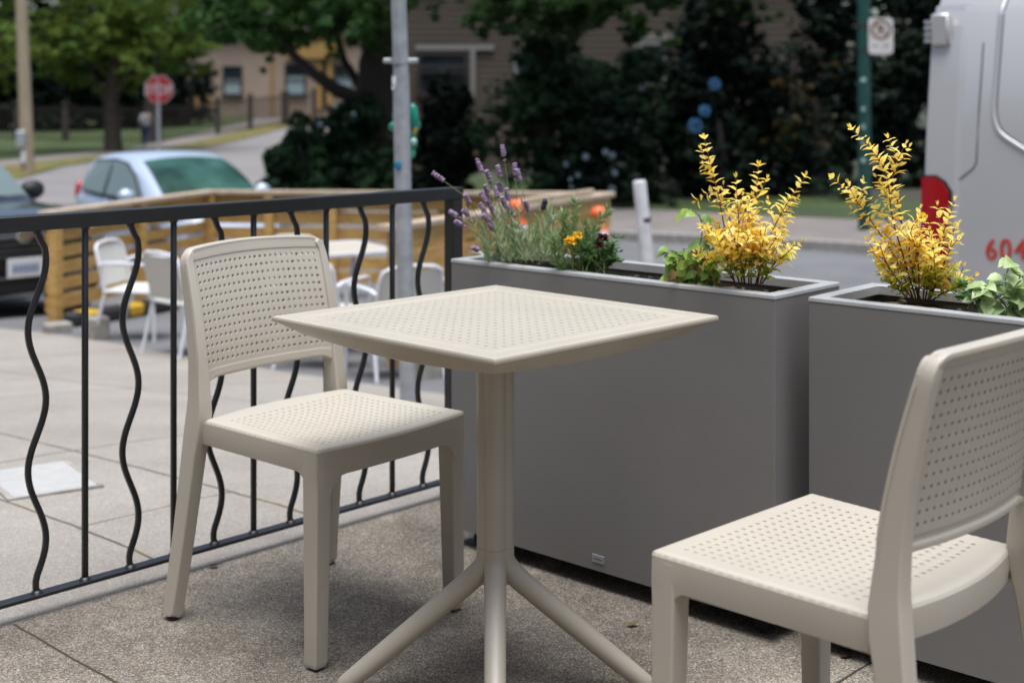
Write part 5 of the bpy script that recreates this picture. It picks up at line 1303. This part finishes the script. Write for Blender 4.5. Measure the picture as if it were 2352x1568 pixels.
Yt = 42; b0_ = gp_(560, 34)
# centre tree with the bent limbs
Yt = 27; b0_ = gp_(880, Yt)
tree('street_tree', 'dark leafy tree with bent low limbs left of the grey pole', b0_-Z1*0, [(b0_-Z1*.4, .50), (W(872, 250, Yt), .44), (W(868, 150, Yt), .40), (W(890, 60, Yt), .34), (W(930, -60, Yt), .25), (W(960, -160, Yt), .15)],
     [[(W(872, 262, Yt), .22), (W(830, 232, Yt-.3), .17), (W(770, 205, Yt-.6), .14), (W(715, 165, Yt-.9), .11), (W(665, 118, Yt-1), .085), (W(640, 60, Yt-1), .05)],
      [(W(875, 255, Yt), .15), (W(835, 210, Yt+.2), .11), (W(790, 140, Yt+.3), .08), (W(770, 60, Yt+.3), .05)], [(W(890, 60, Yt), .18), (W(820, -20, Yt), .1)], [(W(900, 40, Yt), .18), (W(960, -40, Yt), .1)]],
     blobline(500, -20, 780, 78, Yt-1, 15, .62, 620, 6, 1.2)+blobline(740, -60, 960, 70, Yt, 13, .65, 620, 7, 1.5)+blobline(480, -180, 1000, -30, Yt, 16, 1.0, 550, 8, 2)+blobline(820, 60, 930, 130, Yt+.2, 4, .4, 300, 9, .8)+blobline(560, 60, 660, 110, Yt-1, 4, .38, 260, 10, .6)+[(W(760, 120, Yt-.5), (.22, .22, .2), 120), (W(600, 140, Yt-1), (.2, .2, .25), 130)], .15, 'l_mid', 'barkd', 13)
# foliage hanging in at the top over the siding
Yt = 24; b0_ = gp_(1330, 30)
tree('street_tree', 'green tree whose low branches hang in front of the taupe house', gp_(1250, Yt), [(gp_(1250, Yt+1)-Z1*.3, .25), (W(1250, 100, Yt+1), .2), (W(1260, -80, Yt), .15)], [],
     blobline(1000, -50, 1420, 22, Yt, 20, .5, 420, 15, 1)+blobline(1090, -10, 1330, 70, Yt, 9, .42, 420, 19, .8)+blobline(1440, -60, 1700, 10, Yt, 8, .42, 380, 20, .8)+blobline(1280, -30, 1400, 60, Yt, 6, .42, 420, 16, .8)+blobline(960, -160, 1900, -60, Yt, 16, .9, 500, 17, 2)+[(W(1000, 25, Yt), (.25, .3, .25), 140), (W(1100, 45, Yt), (.3, .3, .15), 110), (W(1545, 10, Yt), (.3, .3, .12), 60), (W(1750, 20, Yt), (.5, .3, .3), 220)], .13, 'l_deep', 'barkd', 14)
# dark evergreen shrubs on the right: overlapping individuals
def shrub(name, label, u0, u1, v_top, Y, seed, ml, n=11, cnt=900, leaf=.15, rf=1.0, vb=440, more=None):
    b = gp_((u0+u1)/2, Y); t = thing(name, label, 'shrub', b, group='dark evergreens along the far side of the street'); O = t.location
    rd = random.Random(seed); wd = (u1-u0)*Y/FPX; top = W(0, v_top, Y).z; h = top-b.z; bl = []
    for i in range(n):
        f = rd.random(); z = b.z+h*(.08+.80*f); half = wd*.5*(1-.75*max(0, f-.35)**1.3/.65**1.3)*.75; x = b.x+rd.uniform(-half, half); r = wd*.22*rd.uniform(.75, 1.2)*(1-.3*f)*rf
        bl.append((Vector((x, Y+rd.uniform(-.8, .8), z)), (r, r*.9, r*.9), cnt))
    bl.append((Vector((b.x, Y, top-wd*.12)), (wd*.16, wd*.16, wd*.13), cnt//2))
    bl.append((Vector((b.x, Y+.3, b.z+h*.4)), (wd*.42, wd*.3, h*.42), cnt*3))
    tk = MB(); tk.tube([Vector((0, 0, -.2)), Vector((0.1, 0, h*.3)), Vector((0, 0, h*.7))], [.14, .1, .04], 8); tk.build('trunk', M['barkd'], t, smooth=60)
    crown('crown', bl, leaf, M[ml], t, seed, loc=O, more=more); return t
shrub('evergreen_shrub', 'low dark shrub hanging over the kerb of the hill road', 612, 760, 258, 25.5, 21, 'l_dark', 12, 1500, .14)
shrub('evergreen_shrub', 'dark shrub behind the grey pole and below the bent limbs', 690, 960, 225, 26.5, 22, 'l_dark', 16, 1500, .15)
shrub('evergreen_shrub', 'dark low shrub between the grey pole and the tall conifer', 930, 1120, 165, 25.5, 23, 'l_vdark', 14, 1400, .15)
shrub('evergreen_shrub', 'broad dark conifer in front of the taupe house', 1085, 1480, 28, 25, 24, 'l_dark', 20, 1100, .14)
shrub('evergreen_shrub', 'dark rounded shrub with lighter tips right of the broad conifer', 1330, 1580, 45, 25.8, 25, 'l_dark', 12, 900, .14, more=[([(W(1450, 30, 24.6), (.35, .3, .15), 220), (W(1500, 55, 24.6), (.35, .3, .18), 220), (W(1535, 85, 24.6), (.25, .3, .2), 140), (W(1380, 20, 24.6), (.4, .3, .2), 220)], M['l_mid'])])
shrub('hydrangea_shrub', 'dark hydrangea with small pale flowers behind the white bollard', 1270, 1560, 250, 23.6, 26, 'l_vdark', 12, 700, .13)
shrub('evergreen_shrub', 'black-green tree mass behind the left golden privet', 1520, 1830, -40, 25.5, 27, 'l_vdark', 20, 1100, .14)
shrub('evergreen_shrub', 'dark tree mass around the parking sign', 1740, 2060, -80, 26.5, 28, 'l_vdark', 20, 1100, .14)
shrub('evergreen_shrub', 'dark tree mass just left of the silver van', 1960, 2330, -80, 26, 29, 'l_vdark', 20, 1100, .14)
shrub('evergreen_shrub', 'dark narrow conifer in the gap right of the siding', 1500, 1680, -60, 27.5, 33, 'l_vdark', 14, 1300, .14)
shrub('hydrangea_shrub', 'dark hydrangea with round blue flowers above the golden privet', 1540, 1760, 190, 23.9, 30, 'l_vdark', 10, 600, .13)
shrub('evergreen_shrub', 'dark bush with faded orange twigs left of the green pole', 1780, 1960, 120, 24.2, 31, 'l_vdark', 10, 500, .13, more=[(blobline(1780, 140, 1930, 330, 23.4, 9, .28, 34, 55, .3), M['l_autumn'])])
def flowers(par_label, pts, Y, r, m, name):
    host = [o for o in bpy.data.objects if o.get('label') == par_label][0]; O = host.location
    for i, (u, v, s) in enumerate(pts):
        b = MB(); rd = random.Random(i); c = W(u, v, Y)-O
        for k in range(140):
            q = rd.uniform(0, 6.28); el = rd.uniform(-1.4, 1.4); dr = Vector((math.cos(q)*math.cos(el), math.sin(q)*math.cos(el), math.sin(el))); put_leaf(b, 'broad', c+dr*r*s*.7, dr+Vector((rd.uniform(-1, 1), rd.uniform(-1, 1), rd.uniform(-1, 1)))*.8, r*s*.34, rd)
        b.build('flower_head', M[m], host, smooth=0)
flowers('dark hydrangea with round blue flowers above the golden privet', [(1597, 289, 1.25), (1618, 255, 1.0), (1641, 193, 1.05)], 22.4, .10, 'bluefl', 'blue')
flowers('dark hydrangea with small pale flowers behind the white bollard', [(1407, 357, .5), (1391, 350, .5), (1345, 360, .55), (1300, 378, .4), (1327, 402, .4), (1412, 397, .5), (1312, 430, .35), (1405, 435, .6), (1352, 447, .5), (1310, 412, .35)], 22.2, .10, 'paleblue', 'pale')
flowers('dark rounded shrub with lighter tips right of the broad conifer', [(1473, 204, .5)], 24.2, .10, 'paleblue', 'pale')
flowers('dark shrub behind the grey pole and below the bent limbs', [(768, 245, .45), (812, 262, .4), (735, 285, .5)], 24.7, .10, 'paleblue', 'pale')
# low plants on the grass edge
def lowplant(u, v, Y, label, ml, seed, w=.5, h=.3):
    b = gp_(u, Y); b.z += .12; t = thing('low_shrub', label, 'plant', b); crown('foliage', [(b+Vector((0, 0, h*.6)), (w, w*.6, h*.6), 500)], .09, M[ml], t, seed, loc=t.location)
lowplant(1080, 400, 21.6, 'low grey-green plant by the black railing post', 'l_dark', 61, .6, .45)
lowplant(720, 410, 23.6, 'low dark ground plant under the hanging shrub', 'l_dark', 62, 1.1, .35)
lowplant(1930, 420, 22.8, 'low plant at the foot of the green pole', 'l_dark', 63, .5, .4)
# trees further back: dark wood behind everything
def bigtree(u, Y, h, w, seed, ml, label, cnt=2600):
    b = gp_(u, Y); t = thing('background_tree', label, 'tree', b, group='dark trees closing the view behind the houses'); rd = random.Random(seed); tk = MB(); tk.tube([Vector((0, 0, -.5)), Vector((0, 0, h*.6))], [.5, .2], 8); tk.build('trunk', M['barkd'], t, smooth=60); bl = []
    for i in range(16):
        f = rd.random(); r = w*.27*rd.uniform(.8, 1.2); bl.append((b+Vector((rd.uniform(-w, w)*.36, rd.uniform(-1, 1), h*(.05+.9*f))), (r, r, r*.9), cnt//16))
    bl.append((b+Vector((0, 1.5, h*.45)), (w*.42, w*.3, h*.5), cnt))
    crown('crown', bl, .55, M[ml], t, seed, loc=t.location)
labs = ['far left of the picture', 'above the utility pole', 'between utility pole and stop sign', 'behind the stop sign', 'left behind the cream house', 'right behind the cream house', 'behind the bent-limbed tree', 'left behind the taupe house', 'middle behind the taupe house', 'right behind the taupe house', 'behind the green pole', 'behind the silver van']
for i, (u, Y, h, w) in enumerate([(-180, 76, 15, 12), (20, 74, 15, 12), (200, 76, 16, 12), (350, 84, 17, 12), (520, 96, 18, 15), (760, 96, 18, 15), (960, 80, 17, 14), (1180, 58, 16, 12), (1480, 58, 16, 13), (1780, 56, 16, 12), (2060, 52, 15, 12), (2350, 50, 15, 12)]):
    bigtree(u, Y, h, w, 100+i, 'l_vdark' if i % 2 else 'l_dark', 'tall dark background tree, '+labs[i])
# dark understorey shrubs at the left behind the fence
for i, (u, Y, w_, l) in enumerate([(-40, 62, 8, 'dark bushes left of the utility pole'), (110, 63, 8, 'dark bushes right of the utility pole'), (250, 64, 7, 'dark bushes behind the street tree trunk'), (380, 66, 5, 'dark bush beside the cream house')]):
    b = gp_(u, Y); t = thing('background_bush', l, 'shrub', b, group='dark bushes behind the iron fence'); rd = random.Random(i); crown('crown', [(b+Vector((rd.uniform(-.4, .4)*w_*.5, 0, rd.uniform(.5, 4))), (w_*.25, .8, 1.0), 420) for k in range(9)]+[(b+Vector((0, .5, 2)), (w_*.5, .8, 2.4), 2200)], .32, M['l_vdark'], t, 200+i, loc=t.location)
# ------------------------------------------------------------------ houses
def house(name, label, cu0, cu1, v_top, Y, depth, z0, wallm, yaw=0, feats=None, roofh=2.2, siding=False, boards=0):
    a = W(cu0, 200, Y); b = W(cu1, 200, Y); top = W(0, v_top, Y).z; w = b.x-a.x; t = thing(name, label, 'house', ((a.x+b.x)/2, Y, z0), yaw); m = MB(); m.box((0, depth/2, (top-z0)/2), (w, depth, top-z0)); m.build('wall', M[wallm], t)
    if siding:
        s = MB(); n = int((top-z0)/.16)
        for k in range(n): s.add([(-w/2, -.004, k*.16), (w/2, -.004, k*.16), (w/2, -.004, k*.16+.158), (-w/2, -.004, k*.16+.158), (-w/2, -.028, k*.16), (w/2, -.028, k*.16)], [(0, 1, 5, 4), (4, 5, 2, 3)])
        s.build('siding', M[wallm], t, smooth=0)
    r = MB(); o = .5; h0 = top-z0; P = [(-w/2-o, -o, h0), (w/2+o, -o, h0), (w/2+o, depth+o, h0), (-w/2-o, depth+o, h0), (-w/2-o, depth/2, h0+roofh), (w/2+o, depth/2, h0+roofh), (-w/2-o, -o, h0-.12), (w/2+o, -o, h0-.12), (w/2+o, depth+o, h0-.12), (-w/2-o, depth+o, h0-.12)]
    r.add(P, [(0, 1, 5, 4), (2, 3, 4, 5), (0, 4, 3), (1, 2, 5), (6, 7, 1, 0), (8, 9, 3, 2), (7, 8, 2, 1), (9, 6, 0, 3), (6, 9, 8, 7)]); r.build('roof', M['roof'], t)
    def rect(u0, v0, u1, v1, y=0, yy=Y): p = W(u0, v1, yy)-t.location; q = W(u1, v0, yy)-t.location; return (p.x, p.z, q.x, q.z)
    def window(u0, v0, u1, v1, blind=.0, fr='iron'):
        x0, z0_, x1, z1_ = rect(u0, v0, u1, v1); f = MB(); th = .09
        for bx in (((x0+x1)/2, z1_-th/2, x1-x0, th), ((x0+x1)/2, z0_+th/2, x1-x0, th), (x0+th/2, (z0_+z1_)/2, th, z1_-z0_-2*th), (x1-th/2, (z0_+z1_)/2, th, z1_-z0_-2*th), ((x0+x1)/2, (z0_+z1_)/2, x1-x0-2*th, .05)): f.box((bx[0], -.05, bx[1]), (bx[2], .10, bx[3]))
        w_ = f.build('window', M[fr], t); g = MB(); g.box(((x0+x1)/2, -.02, (z0_+z1_)/2), (x1-x0-.1, .02, z1_-z0_-.1)); g.build('pane', M['windowg'], w_)
        if blind: k = MB(); zt = z0_+(z1_-z0_)*blind; k.box(((x0+x1)/2, -.034, (z0_+zt)/2+.04), (x1-x0-.2, .006, zt-z0_-.08)); k.build('blind', M['blind'], w_)
        s = MB(); s.box(((x0+x1)/2, -.08, z0_-.05), (x1-x0+.1, .16, .07)); s.build('sill', M[fr], w_)
    def strip(name_, u0, v0, u1, v1, m_, pr=.05, th=.1): x0, z0_, x1, z1_ = rect(u0, v0, u1, v1); b_ = MB(); b_.box(((x0+x1)/2, -pr, (z0_+z1_)/2), (x1-x0, th, z1_-z0_)); return b_.build(name_, M[m_], t)
    feats(t, window, strip, rect)
    return t
def cf(t, window, strip, rect):
    window(512, 152, 557, 220, .55); window(655, 148, 703, 220, .62); window(768, 150, 812, 212, .55)
    strip('door_surround', 452, 168, 482, 268, 'yellowtrim', .10, .2); strip('door', 462, 176, 476, 262, 'iron', .22, .06); strip('door_surround', 728, 140, 740, 250, 'yellowtrim', .1, .2); strip('door_surround', 752, 120, 764, 240, 'yellowtrim', .1, .2)
    strip('door', 740, 132, 752, 252, 'iron', .08, .06); strip('corner_board', 432, 178, 444, 268, 'housey', .06, .12); strip('pilaster', 622, 100, 628, 262, 'yellowtrim', .06, .12); strip('step', 436, 256, 500, 270, 'concrete', .8, 1.4); strip('dark_bay', 398, 150, 432, 262, 'iron', .05, .08)
    x0, z0_, x1, z1_ = rect(655, 85, 800, 135); g = MB(); g.prism([(x0, z0_), (x1, z0_), ((x0+x1)/2, z1_+.8)], .3, Matrix(((1, 0, 0, 0), (0, 0, -1, -.1), (0, 1, 0, 0), (0, 0, 0, 1)))); g.build('gable', M['yellowtrim'], t)
house('cream_house', 'cream stucco house with ochre trim up the hill behind the iron fence', 392, 890, 70, 71, 8, .05, 'housey', 0, cf)
def tf(t, window, strip, rect):
    strip('trim_board', 955, 104, 1135, 116, 'trim'); strip('trim_board', 1080, 116, 1092, 232, 'trim'); strip('trim_board', 1450, 80, 1640, 92, 'trim'); strip('trim_board', 1450, 92, 1462, 140, 'trim')
    window(1466, 96, 1530, 190, 0, 'trim'); window(960, 120, 1076, 215, 0, 'iron'); window(1600, 90, 1700, 180, 0, 'trim'); window(1180, 120, 1260, 220, 0, 'trim')
    strip('balcony_rail', 950, 150, 1080, 156, 'iron', .25, .06)
house('taupe_house', 'taupe house with horizontal siding behind the dark evergreens', 925, 1900, -160, 34, 8, -.75, 'housetaupe', 0, tf, siding=True)
# ------------------------------------------------------------------ iron fence in front of the cream house
def ironfence():
    pts = [(-80, 60, 57.5), (120, 60, 57), (350, 60, 57), (500, 60, 61.5), (655, 60, 68), (735, 60, 72)]
    us = [-80, 40, 150, 260, 352, 500, 575, 655, 722]
    def Yu(u):
        P = [(-80, 57.5), (350, 56.8), (500, 60.5), (655, 66), (740, 69)]
        for (a, y0), (b, y1) in zip(P, P[1:]):
            if u <= b: return y0+(y1-y0)*(u-a)/(b-a)
        return P[-1][1]
    B = [gp_(u, Yu(u)) for u in us]; t = thing('iron_fence', 'dark iron picket fence with brick pillars along the hillside lawn', 'fence', B[4]); O = t.location
    for i, p in enumerate(B):
        big = i in (4,); w = .55 if i == 4 else .36 if i == 7 else .22
        m = MB(); m.box(p-O+Z1*.75, (w, w, 1.75 if i != 4 else 1.9), bev=.03); m.box(p-O+Z1*(1.68 if i != 4 else 1.76), (w+.08, w+.08, .08), bev=.02); m.build('pillar', M['brickp'], t)
    for i in range(len(B)-1):
        a, b = B[i], B[i+1]; m = MB(); L = (b-a).length; n = int(L/.17)
        for zz in (.12, 1.38): m.bar(a-O+Z1*(zz+.05), b-O+Z1*(zz+.05), .035, .035)
        for k in range(1, n): p = a.lerp(b, k/n)-O; m.bar(p+Z1*.05, p+Z1*1.55, .032, .032, up=(0, 1, 0))
        m.build('picket_panel', M['iron'], t, smooth=0)
ironfence()
# scattered fallen leaves on the verge, small things on the patio
def Hs(p): k = min(1, max(0, (TW(p.x, p.y)[0]-.04)/.5)); k = k*k*(3-2*k); return (gz(p.x, p.y)+.01)*k-.002*(1-k)
def hit(u, v):
    Y = FPX*CH/(v-YH)
    for _ in range(20): p = W(u, v, Y); Y = FPX*(CH-Hs(p))/(v-YH)
    return W(u, v, Y)
def cover():
    c = [hit(-4, 1098), hit(118, 1060), hit(190, 1112), hit(58, 1150)]; m_ = sum(c, Vector())/4
    ex = (c[2]-c[1]+c[3]-c[0]).normalized(); ey = (c[0]-c[3]+c[1]-c[2]).normalized(); ez = ex.cross(ey).normalized()
    if ez.z < 0: ez = -ez
    ey = ez.cross(ex); L, Wt_ = (c[2]-c[1]).length, (c[1]-c[0]).length
    o = thing('utility_cover', 'pale square utility cover set in the sidewalk', 'cover', m_+ez*.003); o.rotation_euler = Matrix((ex, ey, ez)).transposed().to_euler()
    m = MB(); m.box((0, 0, 0), (L, Wt_, .02), bev=.004); m.build('lid', mat('pale_lid', (.46, .44, .41), .7, var=.06, vscale=20, bump=.3, bscale=60), o)
    f = MB()
    for x, y, sx, sy in ((0, Wt_/2+.008, L+.03, .014), (0, -Wt_/2-.008, L+.03, .014), (L/2+.008, 0, .014, Wt_+.002), (-L/2-.008, 0, .014, Wt_+.002)): f.box((x, y, -.003), (sx, sy, .02))
    f.build('frame', M['concrete'], o)
cover()
def crumbs():
    rd = random.Random(33)
    spots = [(1440, 1440, 'small brown dry leaf lying between table leg and near chair'), (478, 1305, 'tiny dark dry leaf lying behind the left chair'), (1930, 1512, 'dark dry leaf near the foot of the right planter')]
    for u, v, l in spots:
        Y = FPX*CH/(v-YH); p = W(u, v, Y); b = MB(); put_leaf(b, 'privet', (0, 0, .002), (1, .3, .02), .03, rd, .8, up=(0, 0, 1), curl=-.2); o = b.build('fallen_leaf', M['barkd'] if 'dark' in l else M['l_wilt'], smooth=0); o.location = (p.x, p.y, .002); tag(o, l, 'leaf')
crumbs()

# ------------------------------------------------------------------ unseen cafe added behind the viewer to close off the sky from that side
def cafe():
    c = fromTW(-1.0, -6.2); t = thing('added_cafe_building', 'unseen cafe building added behind the viewer to shade the patio, brown wall with glazed front', 'building', (c.x, c.y, 0), math.atan2(KD.y, KD.x))
    w = MB(); w.box((0, -2.0, 2.0), (16, 4, 5.8)); w.build('wall', mat('warm_brown_render', (.20, .14, .09), .9, var=.1, vscale=2), t)
    for x in (-5.5, -1.8, 1.9, 5.6):
        f = MB(); f.box((x, .02, 1.5), (2.6, .08, 2.2), bev=.01); fo_ = f.build('window', M['iron'], t); g_ = MB(); g_.box((x, .065, 1.5), (2.4, .02, 2.0)); g_.build('pane', M['windowg'], fo_)
    d_ = MB(); d_.box((3.75, .03, 1.05), (.95, .08, 2.1), bev=.01); d_.build('door', M['iron'], t)
cafe()
